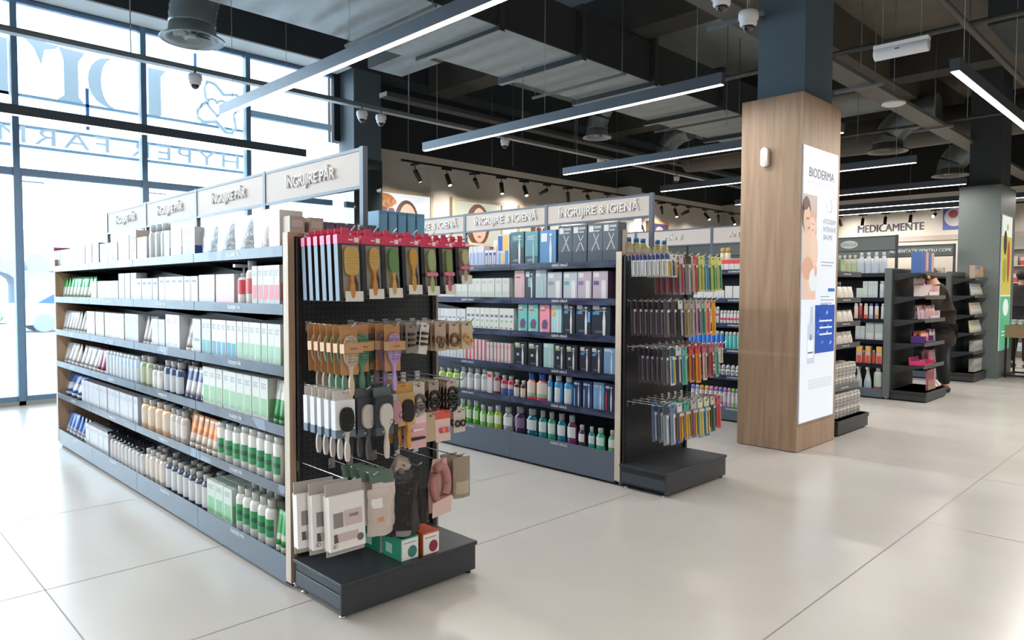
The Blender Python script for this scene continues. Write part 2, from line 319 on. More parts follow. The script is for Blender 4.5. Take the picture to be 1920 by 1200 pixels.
# window wall: mullions every 1.42 m, transoms, panes
fr = mt('#5f7f9f', .4); gl = glassmat(); ys = [6.06-1.425*k for k in range(10)]  # frame navy lightened, the window haze is put into its colour
for k in range(9):
    y1, y0 = ys[k], ys[k+1]; w = struct('window_%d' % (k+1), MB().box(-10.32, -10.2, y0-.035, y0+.035, 0, 4.86, fr))
    f = MB()
    for z0, z1 in ((.05, .11), (2.76, 2.85), (4.80, 4.86)): f.box(-10.3, -10.22, y0+.035, y1-.035, z0, z1, fr)
    f.box(-10.27, -10.25, y0+.035, y0+.06, .11, 2.76, fr); f.box(-10.34, -10.33, y0-.02, y0+.3, 2.70, 2.715, fr)
    ob('window_frame', f, w)
    ob('window_pane', MB().box(-10.262, -10.256, y0+.035, y1-.035, .11, 2.76, gl), w); ob('window_pane', MB().box(-10.262, -10.256, y0+.035, y1-.035, 2.85, 4.80, gl), w)
# outdoors
pv = MB().box(-150, -10.42, -60, 90, -.35, -.06, concrete('#a9adb2')); o = ob('car_park', pv); o['kind'] = 'structure'
sg = mt('#dfe6ec', .7); t = thing('facade_sign', 'large mirrored grey letters and heart emblem hung outside on the tall window', 'sign', (-10.9, 0, 0))
b = MB()
def sgl(out, th=.06): b.add([(0, y, z) for y, z in out]+[(-th, y, z) for y, z in out], [tuple(range(len(out))), tuple(reversed(range(len(out), 2*len(out))))]+[(k, k+len(out), (k+1) % len(out)+len(out), (k+1) % len(out)) for k in range(len(out))], sg)
sgl([(3.49, 3.9), (3.66, 3.9), (3.66, 4.45), (3.74, 4.55), (3.49, 4.55)])
L_ = [(2.78+.25*math.cos(a)+.2, 4.23+.33*math.sin(a)) for a in [PI*.5+PI*k/10 for k in range(11)]]; R_ = [(3.05+.16*math.cos(a), 4.23+.33*math.sin(a)) for a in [PI*1.5-PI*k/10 for k in range(11)]]
sgl(L_+R_)
sgl([(2.38, 3.9), (2.68, 3.9), (2.62, 3.96), (2.62, 4.42), (2.7, 4.56), (2.4, 4.58), (2.45, 4.42), (2.45, 3.96)])
sgl([(2.0, 4.62), (2.4, 4.58), (2.36, 4.54), (2.24, 4.5), (2.2, 4.3), (2.12, 4.5)]); sgl([(1.5, 3.85), (1.84, 3.85), (1.84, 4.55), (1.5, 4.55)])
ob('large_letters', b, t)
b = MB(); P_ = []
for k in range(25):        # cloverleaf outline
    a = 2*PI*k/24; r = .3+.09*math.cos(4*a); P_.append((0, 4.5+r*math.cos(a+.5), 4.16+r*math.sin(a+.5)*1.05))
b.tube(P_, .034, sg); H_ = []
for k in range(21):
    a = 2*PI*k/20; H_.append((0, 4.46+.009*16*math.sin(a)**3, 4.17+.009*(13*math.cos(a)-5*math.cos(2*a)-2*math.cos(3*a)-math.cos(4*a))))
b.tube(H_, .024, sg); ob('emblem', b, t)
o = put_text('HYPER FARM', .30, sg, t, (0, 3.25, 3.36), '-x', 'small_letters', thin=0, ext=.02, sx=1.52, sp=1.25)
b = MB()
for z in (3.87, 3.48, 3.23): b.box(-.05, 0, -2.5, 4.95, z-.018, z+.018, mt('#9db4c6', .5))
for y, z0, z1 in ((2.72, 3.55, 4.1), (4.15, 4.5, 4.9), (0.6, 3.2, 4.0)): b.box(-.05, 0, y-.02, y+.02, z0, z1, mt('#4a6fa8', .5))
ob('sign_rail', b, t)
t = thing('canopy_beam', 'grey horizontal canopy beam outside the last window', 'beam', (-11.2, 5.2, 4.2)); ob('steel_beam', MB().box(-.1, 0, -.1, 1.6, 0, .1, mt('#5d6d78', .6)), t)
b = MB(); vm = mt('#7d8794', .8)
b.add([], [], vm)
for k in range(7):
    y = -14+6*k
    b.box(-95, -90, y-.5, y+.5, -.06, 3.4, vm)
    arc = [(y+.5+2.5*(1-math.cos(PI*j/8)), 2.0+1.4*math.sin(PI*j/8)) for j in range(9)]
    out = [(y+.5, 4.4), (y+.5, 2.0)]+arc[1:-1]+[(y+5.5, 2.0), (y+5.5, 4.4)]; n = len(out)
    b.add([(-90, p, q) for p, q in out]+[(-95, p, q) for p, q in out], [tuple(range(n)), tuple(reversed(range(n, 2*n)))]+[(i, i+n, (i+1) % n+n, (i+1) % n) for i in range(n)], vm)
tag(ob('viaduct', b), 'pale arched road viaduct far beyond the window', 'bridge')
def car(loc, rz, col, label):
    t = thing('car', label, 'car', loc, rz, None)
    b = MB(); m = mt(col, .3, coat=.5); b.prism([(-2.1, .25), (2.1, .25), (2.15, .6), (1.9, .8), (1.05, .92), (.45, 1.38), (-1.0, 1.42), (-1.7, 1.0), (-2.1, .9)], -.85, .85, m); ob('body', b, t, bevel=.05)
    b = MB(); g = mt('#3d5a70', .1)
    for s in (-.86, .86): b.prism([(.85, .94), (.38, 1.3), (-.2, 1.33), (-.2, .94)], s-.01, s+.01, g); b.prism([(-.28, .94), (-.28, 1.33), (-.95, 1.34), (-1.5, 1.0)], s-.01, s+.01, g)
    ob('side_window', b, t)
    for x in (-1.3, 1.3):
        for s in (-.8, .8):
            w = MB(); w.lathe([(.3, -.1), (.33, -.08), (.33, .08), (.3, .1)], mt('#7c838b', .7), 16); q = ob('wheel', w, t, (x, s, .33)); q.rotation_euler = (PI/2, 0, 0)
car((-29, 6.9, -.06), PI/2, '#cfd6dc', 'white parked car with blue side glass seen beyond the left window'); car((-37, 4.2, -.06), PI/2-.2, '#8d97a3', 'silver parked car at the left edge beyond the window'); 
b = MB(); b.box(-140, -120, -20, 60, -.1, 9, mt('#b3b8bf', .8)); 
for k in range(14): b.quad((-119.9, -18+5*k, 4), (-119.9, -16+5*k, 4), (-119.9, -16+5*k, 6.4), (-119.9, -18+5*k, 6.4), mt('#7a858f', .4))
tag(ob('apartment_block', b), 'pale building with dark windows on the horizon outside', 'building')
# ---------------------------------------------------------------- ceiling services
ins = patmat('insulation'); dgy = mt('#33383b', .6)  # duct sides: same insulation, their shade put into the dark grey
t = thing('air_duct', 'large rectangular insulated air duct under the ceiling', 'duct', (0, 0, 0))
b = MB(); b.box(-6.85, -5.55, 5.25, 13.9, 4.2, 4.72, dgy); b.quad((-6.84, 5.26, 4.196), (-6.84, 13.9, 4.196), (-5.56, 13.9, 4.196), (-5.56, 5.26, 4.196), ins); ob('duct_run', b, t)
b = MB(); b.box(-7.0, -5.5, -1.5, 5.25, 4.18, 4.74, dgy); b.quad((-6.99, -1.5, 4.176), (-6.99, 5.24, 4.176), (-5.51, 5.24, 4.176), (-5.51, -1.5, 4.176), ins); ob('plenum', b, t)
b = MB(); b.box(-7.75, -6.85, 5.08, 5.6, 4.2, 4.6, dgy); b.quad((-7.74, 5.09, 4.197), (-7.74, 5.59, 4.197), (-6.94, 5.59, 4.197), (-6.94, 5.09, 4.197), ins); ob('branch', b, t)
for y in (5.25, 6.6, 8.1, 9.9, 11.8): 
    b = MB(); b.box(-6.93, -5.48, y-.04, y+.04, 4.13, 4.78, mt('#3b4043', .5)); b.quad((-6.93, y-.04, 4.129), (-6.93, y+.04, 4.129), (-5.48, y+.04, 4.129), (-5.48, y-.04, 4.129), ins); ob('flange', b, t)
for y in (4.3, 7.3, 10.3, 13.3):
    ob('hanger_rod', MB().tube([(-5.45, y, 4.1), (-5.45, y, 5.3)], .006, mt('#6a6d70', .5)).tube([(-6.95, y, 4.1), (-6.95, y, 5.3)], .006, mt('#6a6d70', .5)).box(-7, -5.4, y-.015, y+.015, 4.09, 4.12, mt('#6a6d70', .5)), t)
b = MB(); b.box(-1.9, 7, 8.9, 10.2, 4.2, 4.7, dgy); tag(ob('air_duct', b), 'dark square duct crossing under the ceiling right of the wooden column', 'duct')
def diffuser(x, y, z, r, bend, label, c='#8f989c'):
    t = thing('ceiling_diffuser', label, 'air vent', (x, y, z)); m = mt(c, .35, me=.3)
    b = MB(); b.lathe([(r*.72, .10), (r*.8, .03), (r*1.12, 0), (r*1.14, .012), (r*.85, .06), (r*.8, .16), (r*.72, .16)], m, 28); ob('rim', b, t)
    b = MB(); b.lathe([(r*.12, .03), (r*.2, .05), (r*.1, .08)], m, 12)
    for k in range(8):
        a = PI*k/4; b.add([(r*.15*math.cos(a), r*.15*math.sin(a), .05), (r*.7*math.cos(a), r*.7*math.sin(a), .05), (r*.7*math.cos(a+.35), r*.7*math.sin(a+.35), .09), (r*.15*math.cos(a+.5), r*.15*math.sin(a+.5), .09)], [(0, 1, 2, 3)], m)
    ob('vanes', b, t); d = Vector(bend); L = d.length; P = []; R = []
    for k in range(40):
        u = k/39; a = u*PI/2; P.append((d.x*(1-math.cos(a)), d.y*(1-math.cos(a)), .14+d.z*math.sin(a))); R.append(r*(.8+.03*(k % 2)))
    ob('flexible_hose', MB().tube(P, R, mt('#7f888b', .35, me=.5), 20), t)
diffuser(-7.42, 2.80, 3.9, .27, (.5, .35, .75), 'large round air vent on a ribbed hose near the shop window')
diffuser(-7.39, 9.24, 3.9, .21, (.7, 0, .6), 'round air vent below the long duct, above the row of track spotlights')
diffuser(-8.6, 13.1, 4.2, .25, (.6, 0, .4), 'small far round air vent beside the wooden column', '#77766f')
diffuser(-4.42, 13.8, 3.9, .3, (.8, 0, .5), 'round air vent high between the wooden column and the dark pillar', '#77766f')
diffuser(-4.35, 17.6, 3.9, .33, (.8, 0, .5), 'farthest round air vent, just left of the dark pillar', '#77766f')
b = MB(); b.tube([(-9, 14.6, 4.5), (-7, 14.7, 4.45), (-5.2, 14.9, 4.45), (-3, 15.1, 4.5), (2, 15.2, 4.5)], .34, mt('#5c5953', .5, bump=.4, scale=6), 18); tag(ob('round_duct', b), 'fat round insulated duct across the ceiling behind the pillars', 'duct')
gal = mt('#7f868b', .4, me=.3)
t = thing('cable_conduit', 'long grey conduit running under the ceiling with domed cameras hung from it', 'conduit', (0, 0, 0))
ob('conduit', MB().box(-8.05, -7.95, -3, 18, 3.76, 3.80, gal).box(-8.05, -8.04, -3, 18, 3.8, 3.84, gal), t)
for y in (-1, 2.4, 5.9, 9.4, 13): ob('hanger_rod', MB().tube([(-8, y, 3.8), (-8, y, 5.3)], .006, gal), t)
t = thing('cable_tray', 'long flat grey cable tray crossing high behind the wooden column', 'cable tray', (0, 0, 0))
ob('tray', MB().box(-3.32, -3.06, 4, 19, 3.85, 3.9, mt('#6c6a64', .5, me=.2)), t)
for y in (6, 9, 12): ob('hanger_rod', MB().tube([(-3.2, y, 3.9), (-3.2, y, 5.3)], .006, gal).box(-3.5, -2.95, y-.02, y+.02, 3.82, 3.85, gal), t)
tag(ob('sprinkler_pipe', MB().tube([(-1.9, 3, 4.0), (-1.9, 19, 4.0)], .035, mt('#55524c', .5))), 'thin dark sprinkler pipe above the white emergency lamp', 'pipe')
tag(ob('sprinkler_pipe', MB().tube([(-9.7, 8.3, 4.1), (7, 8.5, 4.1)], .03, mt('#4a4944', .5))), 'dark pipe crossing sideways above the wooden column', 'pipe')
tag(ob('sprinkler_pipe', MB().tube([(-9.7, 12.4, 4.0), (7, 12.4, 4.0)], .025, mt('#4a4944', .5))), 'thin far pipe crossing sideways above the pillars', 'pipe')
tag(ob('cable_tray', MB().box(-9.3, -9.1, 6.3, 19, 4.35, 4.42, mt('#494b4c', .5))), 'dim tray high on the dark wall above the track spotlights', 'cable tray')
def dome(x, y, z, s, label):
    t = thing('dome_camera', label, 'security camera', (x, y, z), 0, None); wm = mt('#e4e7ea', .35)
    ob('housing', MB().lathe([(s*.62, 0), (s*.85, s*.15), (s*.85, s*.6), (s, s*.7), (s, s*1.25), (s*.9, s*1.5), (s*.35, s*1.6)], wm, 18), t)
    ob('lens_dome', MB().lathe([(.002, -s*.62), (s*.35, -s*.5), (s*.58, -s*.22), (s*.62, 0)], mt('#15171b', .05, coat=1.), 18), t)
    ob('mount', MB().tube([(0, 0, s*1.5), (0, 0, 3.78-z if x < -7.5 else 5.3-z)], .012, gal), t)
for x, y, z, s, l in ((-7.95, 3.02, 3.61, .075, 'white dome camera hanging before the window next to the round air vent'), (-7.95, 5.12, 3.60, .07, 'left one of the two white dome cameras side by side near the corner pillar'), (-7.95, 5.41, 3.60, .07, 'right one of the two white dome cameras side by side near the corner pillar'),
    (-7.95, 7.68, 3.63, .07, 'white dome camera below the conduit, just under the middle long light'), (-7.95, 10.05, 3.64, .07, 'small white dome camera hanging between two long lights'), (-7.95, 12.5, 3.62, .06, 'farthest small dome camera hanging left of the wooden column'),
    (-2.69, 4.80, 3.48, .075, 'white dome camera highest on the ceiling left of the column'), (-2.66, 5.15, 3.42, .075, 'white dome camera partly hidden by the dark column top')): dome(x, y, z, s, l)
# suspended linear lamps
alu = mt('#59616b', .35, me=.4); led = mt('#fff6ea', .5, em=LED); blk = mt('#121315', .5)
def lamp(p0, p1, label, w=.06, h=.10, group=None):
    p0, p1 = Vector(p0), Vector(p1); L = (p1-p0).length; a = math.atan2(p1.y-p0.y, p1.x-p0.x)
    t = thing('linear_pendant_lamp', label, 'ceiling light', p0, a, group)
    b = MB(); b.box(0, L, -w/2, w/2, .004, h, alu); ob('housing', b, t)
    ob('light_strip', MB().box(.01, L-.01, -w/2+.008, w/2-.008, 0, .012, led), t)
    al = bpy.data.lights.new('glow', 'AREA'); al.shape = 'RECTANGLE'; al.size = L-.04; al.size_y = w-.012; al.energy = 7.9*L*w/.06; al.color = (1, .95, .88)
    ao = bpy.data.objects.new('glow', al); S.collection.objects.link(ao); ao.parent = t; ao.location = (L/2, 0, -.004)
    k = max(2, int(L/2)+1)
    for i in range(k): x = .25+(L-.5)*i/(k-1); q = p0+(p1-p0)*(x/L); ob('cable', MB().tube([(x, 0, h), (x, 0, top_at(q.x, q.y)-p0.z)], .0028, mt('#9a9fa4', .4)), t)
Z0 = 3.1
lamp((-7.0, 2.91, Z0), (-2.4, 2.93, Z0), 'nearest long suspended light, brightest, ending before the window')
lamp((-7.0, 5.39, Z0), (-3.0, 5.40, Z0), 'second long suspended light, ending left of the wooden column')
lamp((-6.96, 7.93, Z0), (-2.98, 7.93, Z0), 'third long suspended light, its end passing behind the wooden column')
lamp((-6.94, 10.43, Z0), (-2.98, 10.43, Z0), 'fourth long suspended light, seen on both sides of the wooden column')
lamp((-6.94, 13.03, Z0), (-3.0, 13.03, Z0), 'fifth long suspended light, ending at the dark pillar')
lamp((-6.94, 15.35, Z0), (-3.4, 15.35, Z0), 'upper one of the two far lights above the medicine wall spotlights')
lamp((-6.94, 16.43, Z0), (-3.6, 16.43, Z0), 'lower one of the two far lights above the medicine wall spotlights')
lamp((-8.42, 1.2, Z0), (-8.42, 4.57, Z0), 'long dark suspended light seen edge on before the window')
lamp((-1.56, 6.33, Z0), (-1.56, 12.5, Z0), 'bright suspended light at the upper right corner of the view', w=.07)
lamp((-2.9, 15.6, Z0), (1.0, 15.6, Z0), 'far light to the right of the dark pillar')
for k, y in enumerate((.2, -2.4, -5)): lamp((-7, y, Z0), (-2.5, y, Z0), 'suspended light over the aisles behind the viewer', group='lamps behind the viewer')
for k, y in enumerate((-4.6, -1.6, 1.4, 4.3)): lamp((.2, y, Z0), (4.6, y, Z0), 'suspended light over the open floor to the right', group='lamps over the open floor')
for y in (8.2, 11.2, 14.2): lamp((.4, y, Z0), (4.6, y, Z0), 'suspended light far to the right', group='lamps far right')
t = thing('emergency_lamp', 'white tubular emergency lamp hanging below the ceiling right of the column', 'emergency light', (-1.82, 5.37, 3.06), .04)
b = MB(); P_ = ell(0, 0, .045, .045, 12); b.add([(0, y, z) for y, z in P_]+[(.34, y, z) for y, z in P_], [tuple(range(12)), tuple(reversed(range(12, 24)))]+[(k, k+12, (k+1) % 12+12, (k+1) % 12) for k in range(12)], mt('#dfe2e6', .25), True); ob('diffuser', b, t, bevel=.008)
ob('back_plate', MB().box(.0, .34, -.035, .035, .03, .055, mt('#f1f2f3', .4)), t); ob('indicator', MB().box(.14, .17, -.047, -.043, 0, .008, mt('#55595d', .4)), t)
ob('cable', MB().tube([(.05, 0, .05), (.05, 0, 2.24)], .002, gal).tube([(.29, 0, .05), (.29, 0, 2.24)], .002, gal), t)
t = thing('ceiling_speaker', 'white round disc hanging below the ceiling tray', 'speaker', (-2.75, 8.75, 3.5))
ob('disc', MB().lathe([(.10, 0), (.125, .012), (.12, .03), (.05, .05)], mt('#e9e7e4', .5), 20), t); ob('cable', MB().tube([(0, 0, .05), (0, 0, 1.8)], .003, gal), t)
# track spotlights
def spot(t0, x, y, z, a, tilt, on, label, pw=50, to=(-1, 0, -.75)):
    t = thing('track_spotlight', label, 'spotlight', (x, y, z), a)
    ob('adapter', MB().box(-.10, .10, -.016, .016, -.035, 0, blk).tube([(0, 0, -.03), (0, 0, -.1)], .008, blk), t)
    h = MB(); h.lathe([(.03, -.2), (.038, -.195), (.038, .0), (.03, .01)], mt('#17181a', .35), 14); q = ob('lamp_head', h, t, (0, 0, -.11)); q.rotation_euler = (tilt, 0, 0)
    l = MB(); l.lathe([(.026, -.202), (.027, -.199)], mt('#fff1dc', .5, em=60 if on else 14), 14); q = ob('bulb', l, t, (0, 0, -.11)); q.rotation_euler = (tilt, 0, 0)
    ld = bpy.data.lights.new('beam', 'SPOT'); ld.energy = pw; ld.spot_size = 1.5; ld.spot_blend = .8; ld.color = (1, .93, .84); ld.shadow_soft_size = .04
    lo = bpy.data.objects.new('beam', ld); S.collection.objects.link(lo); lo.parent = t; d = Matrix.Rotation(tilt, 3, 'X') @ Vector((0, 0, -1)); lo.location = Vector((0, 0, -.11))+d*.215
    aim = Matrix.Rotation(-a, 3, 'Z') @ Vector(to); lo.rotation_euler = aim.to_track_quat('-Z', 'Y').to_euler()
def track(p0, p1, label):
    p0, p1 = Vector(p0), Vector(p1); L = (p1-p0).length; a = math.atan2(p1.y-p0.y, p1.x-p0.x); t = thing('light_track', label, 'light track', p0, a)
    ob('rail', MB().box(0, L, -.017, .017, 0, .034, blk), t)
    for i in range(int(L/1.8)+1): x = .15+i*1.8; ob('cable', MB().tube([(x, 0, .03), (x, 0, (4.349 if p0.x == -9.2 else top_at(p0.x+x, p0.y))-p0.z)], .0025, mt('#9a9fa4', .4)), t)
track((-9.2, 6.62, 3.42), (-9.2, 18.6, 3.42), 'long black light track before the optician wall')
sp = ['at the near end of the track', 'second from the near end', 'third from the near end', 'fourth from the near end', 'fifth from the near end', 'lit straight towards us', 'seventh from the near end', 'eighth from the near end', 'ninth from the near end', 'directly right of the oral care sign post', 'second right of the oral care sign post', 'third right of the oral care sign post', 'glaring right of the oral care sign post', 'fifth right of the oral care sign post', 'sixth right of the oral care sign post', 'last before the wooden column']
for k, y in enumerate((6.9, 7.55, 8.17, 8.8, 9.38, 10.0, 10.6, 11.2, 11.85, 13.1, 13.85, 14.4, 15.0, 15.75, 16.4, 17.1)):
    tilt = [.55, -.45, .9, -.25, -.5, 1.2, .6, 1.0, .5, .7, .8, -.4, 1.2, -.7, .7, -.5][k]
    spot(None, -9.2, y, 3.42, [0, 1.57, .5, 1.2, 1.3, 1.57, .6, .4, 1.57, .4, .5, 1.3, 1.57, 1.57, .5, 1.4][k], tilt, k in (5, 12), 'black track spotlight on the optician wall track, '+sp[k])
track((-7.4, 18.65, 3.32), (-1.5, 18.65, 3.32), 'black light track before the medicine wall')
for k, (x, tl) in enumerate(((-7.08, .9), (-6.5, .3), (-5.98, .2), (-5.42, .3), (-4.9, 1.2), (-4.28, .1), (-2.9, .4))):
    spot(None, x, 18.65, 3.32, PI if k != 0 else 0, tl, k == 4, 'black track spotlight before the medicine wall, '+('beside the column poster', 'left above the wall lettering', 'above the middle of the wall lettering', 'right above the wall lettering', 'glaring beside the lettering', 'touching the dark pillar', 'right of the dark pillar')[k], 24, (0, 1, -.35))
# hanging drops (wires) seen across the ceiling
for k, (x, y, z) in enumerate(((-6.3, 6.4, 3.5), (-7.3, 7.4, 3.6), (-6.8, 10.3, 3.6), (-5.0, 9.1, 3.7), (-2.6, 7.7, 3.6), (-2.2, 9.5, 3.4), (-1.9, 11.2, 3.6), (-3.9, 10.9, 3.6), (-8.6, 8.5, 3.5), (-5.9, 12.2, 3.5))):
    tag(ob('hanging_wire', MB().tube([(x, y, z), (x, y, 5.3)], .004, mt('#6a6d70', .5))), 'thin bare wire hanging down from the dark ceiling', 'wire', 'thin wires hanging from the ceiling')
# ================================================================ gondolas
oak = patmat('oak'); oak_lit = mt('#d6cbbd', .5, noise=.12, scale=3, stretch=(10, 10, .6)); slate = mt('#5b6777', .3); slate_d = mt('#2b3038', .4); shelfm = mt('#353b46', .35)  # panel front edges: paler oak copy, window light put into the colour
rail = patmat('rail_print'); railg2 = mt('#262b3c', .25, coat=.25, noise=.45, scale=5, stretch=(1, 1, 6), bump=.15, col2='#474f6b'); peg = patmat('pegboard'); white = mt('#eceef0', .4); chrome = mt('#c9ced2', .22, me=.9)
greige = mt('#cdc3bc', .5); ggr = mt('#626b6b', .45); black = mt('#1b1d21', .45)
def gondola(name, label, xl, xr, yf, zs, n, signs, railm, rtext, gable, gwide=.05, dep=.87, zsg=(1.91, 2.115), signc=None, tcol=None, zb=None, plate=None, hw=.55, frame=None, ncover=0):
    t = thing(name, label, 'store shelving', (0, 0, 0)); yc = yf+dep/2; yb = yf+dep; dx = (xr-xl)/n; zt = zs[0]; frame = frame or slate
    ob('back_panel', MB().box(xl, xr, yc-.02, yc+.02, .02, zt-.03, slate_d), t)
    for i in range(n):
        x0, x1 = xl+i*dx, xl+(i+1)*dx; xc = (x0+x1)/2; vis = i >= ncover
        b = MB(); z0 = zs[-1]; b.box(x0+.002, x1-.002, yf+.03, yb-.03, .0, .03, black).box(x0+.002, x1-.002, yf+.004, yb-.004, .02, z0-.0265, slate)
        k = ob('base_cabinet', b, t)
        ob('kick_front', MB().box(x0+.002, x1-.002, yf, yf+.004, .02, z0, slate), k)
        if vis: put_text(rtext, .028, white, k, (xc, yf-.0012, z0-.024), thin=0, sx=.92)
        for j, z in enumerate(zs[:-1]):
            s = ob('shelf', MB().box(x0+.002, x1-.002, yf+.006, yc-.02, z-.05, z-.026, shelfm).add([(xc-dx/2+.01, yf+.02, z-.05), (xc-dx/2+.01, yc-.02, z-.05), (xc-dx/2+.01, yc-.02, z-.12)], [(0, 1, 2)], slate_d), t)
            ob('price_rail', MB().box(x0+.003, x1-.003, yf-.002, yf+.006, z-.05, z, railm), s)
            if vis: put_text(rtext, .026, white, s, (xc, yf-.0035, z-.025), thin=0, sx=.92)
    for j, z in enumerate(zs[:-1]):
        ob('rear_shelf', MB().box(xl, xr, yc+.02, yb-.006, z-.05, z-.026, shelfm).box(xl, xr, yb-.006, yb, z-.05, z, railm), t)
    for i in range(n+1):
        x = min(xl+i*dx, xr-.0)
        ob('sign_post', MB().box(x-.016, x+.016, yc-.014, yc+.014, zt-.03, zsg[1]+.004, frame), t)
    for i, (sg_, sz) in enumerate(signs):
        x0, x1 = xl+i*dx+.016, xl+(i+1)*dx-.016; z0, z1 = zsg
        b = MB(); b.box(x0, x1, yc-.012, yc+.012, z0, z0+.016, frame).box(x0, x1, yc-.012, yc+.012, z1-.016, z1, frame); b.box(x0, x1, yc-.008, yc+.008, z0+.016, z1-.016, signc or greige)
        h = ob('header_sign', b, t)
        if sg_: put_text(sg_, sz, tcol or white, h, ((x0+x1)/2+.02, yc-.009-.006, (z0+z1)/2), ext=.006, thin=0)
        if i == plate:
            ob('name_plaque', MB().prism(ell((x0+x1)/2-.08, (z0+z1)/2, .115, .055, 20), yc-.014, yc-.0085, mt('#d9dcda', .4)), h); put_text('chicco', .075, ggr, h, ((x0+x1)/2-.08, yc-.0155, (z0+z1)/2+.002))
    for s, x0, x1 in ((0, xl-gwide, xl), (1, xr, xr+gwide)):
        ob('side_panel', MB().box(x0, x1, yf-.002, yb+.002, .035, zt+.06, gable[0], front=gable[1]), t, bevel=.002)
        ob('foot', MB().box(x0+.005, x1-.005, yf+.02, yf+.08, .022, .035, chrome).lathe([(.012, 0), (.012, .022)], chrome, 8, (x0+x1)/2, yf+.04), t)
    return t
def end_peg(label, x0, x1, yf, dep, pd, zt, h):
    t = thing('end_display', label, 'store shelving', (0, 0, 0)); y1 = yf+dep
    ob('pegboard', MB().box(x0, x0+.012, yf+.03, yf+pd-.035, .0+h, zt, peg), t)
    for a, y in ((1, yf+.03), (2, yf+pd-.06)): 
        b = MB().box(x0, x0+.03, y, y+.025, .02, zt-.01, black)
        for k in range(30): b.quad((x0+.0305, y+.009, .2+k*.048), (x0+.0305, y+.015, .2+k*.048), (x0+.0305, y+.015, .225+k*.048), (x0+.0305, y+.009, .225+k*.048), mt('#08090b', .8))
        ob('upright', b, t)
    ob('base_box', MB().box(x0+.01, x1-.012, yf+.012, y1-.012, .03, h-.02, slate_d).box(x0+.03, x1-.012, yf+.006, yf+.012, .045, h-.055, mt('#3f4852', .4)), t, bevel=.004)
    ob('kick_front', MB().box(x1-.012, x1, yf+.004, y1-.004, .018, h-.02, mt('#34373d', .42)), t, bevel=.003)
    ob('base_tray', MB().box(x0+.01, x1+.006, yf+.0, y1+.004, h-.02, h, mt('#30343a', .42)), t, bevel=.004)
    for x, y in ((x1-.03, yf+.03), (x1-.03, y1-.03), (x0+.05, yf+.04), (x0+.05, y1-.04)): ob('levelling_foot', MB().lathe([(.016, 0), (.016, .008), (.006, .01), (.006, .03)], chrome if y < yf+.1 else black, 10), t, (x, y, 0))
    return t
def end_shelves(label, x0, x1, yf, dep, zs, xb, rt='', gcol=None):
    t = thing('end_display', label, 'store shelving', (0, 0, 0)); y1 = yf+dep
    ob('back_panel', MB().box(x0, x0+.015, yf+.02, y1-.02, .02, zs[0]+.03, mt('#33373b', .5)), t)
    ob('base_box', MB().box(x0+.015, xb, yf+.01, y1-.01, .015, zs[-1]-.02, mt('#35393c', .45)).box(x0+.01, xb+.006, yf, y1, zs[-1]-.06, zs[-1]-.02, mt('#2c2f33', .4)), t, bevel=.004)
    for z in zs[:-1]:
        s = ob('shelf', MB().box(x0+.015, x1, yf+.02, y1-.02, z-.035, z-.02, mt('#2e3236', .45)).prism([(x0+.015, z-.11), (x0+.05, z-.11), (x1-.02, z-.035), (x0+.015, z-.035)], yf+.018, yf+.024, mt('#24272b', .5)), t)
        ob('price_rail', MB().box(x1, x1+.006, yf+.02, y1-.02, z-.05, z, mt('#45484d', .3, coat=.3)), s)
        if rt: put_text(rt, .03, white, s, (x1+.0072, (yf+y1)/2, z-.025), '+x', thin=-.0006)
    return t
Z1 = (1.605, 1.334, 1.046, .765, .482, .150); Z2 = (1.619, 1.345, 1.077, .801, .531, .237); Z3 = (1.632, 1.327, 1.060, .786, .500, .160); Z4 = (1.643, 1.323, 1.045, .770, .457, .134)
gondola('gondola_shelving', 'nearest long shelving row with hair care header signs and wooden end panels', -7.37, -3.08, 1.555, Z1, 4, [('ÎNGRIJIRE PĂR', .085)]*4, rail, 'ÎNGRIJIRE PĂR', (oak, oak_lit))
gondola('gondola_shelving', 'middle shelving row with oral care products and wooden end panel', -7.37, -3.09, 4.09, Z2, 4, [('ÎNGRIJIRE & IGIENĂ', .095)]*4, railg2, 'IGIENĂ ORALĂ', (oak, oak_lit), zsg=(1.955, 2.135), ncover=1)
gondola('gondola_shelving', 'third shelving row with deodorants, behind the toothbrush display', -7.4, -3.165, 6.98, Z3, 4, [(None, 0), (None, 0), ('MÂINI', .09), ('ANTIPERSPIRANT', .085)], railg2, 'ANTIPERSPIRANT', (oak, oak_lit), zsg=(1.935, 2.14), ncover=2, gwide=.02, dep=.84)
gondola('gondola_shelving', 'fourth shelving row, baby care, with grey end panel right of the wooden column', -7.4, -3.165, 9.90, Z4, 4, [(None, 0), (None, 0), ('PRIM AJUTOR', .08), (None, 0)], mt('#20242f', .2, coat=.4), '-', (ggr, ggr), zsg=(1.95, 2.155), signc=mt('#6d7777', .5), frame=mt('#3a4044', .45), plate=3, gwide=.08, ncover=3)
gondola('gondola_shelving', 'farthest shelving row with infant food header sign', -7.4, -3.18, 12.76, (1.66, 1.34, 1.05, .76, .46, .12), 4, [(None, 0), (None, 0), (None, 0), ('ALIMENTAȚIE PENTRU COPII', .072)], mt('#20242f', .2, coat=.4), '-', (ggr, ggr), zsg=(1.98, 2.18), signc=mt('#6d7777', .5), frame=mt('#3a4044', .45), gwide=.08, ncover=3)
end_peg('dark perforated end display of the nearest shelving row, hung with hairbrushes', -3.03, -2.6, 1.555, .765, .87, 1.645, .160)
end_peg('dark perforated end display of the middle shelving row, hung with toothbrushes', -3.04, -2.64, 4.065, .81, .90, 1.655, .170)
end_shelves('dark end shelves with wipes and jars, half hidden by the wooden column', -3.145, -2.72, 6.98, .82, (1.60, 1.34, 1.10, .88, .46, .17), -2.62, '-')
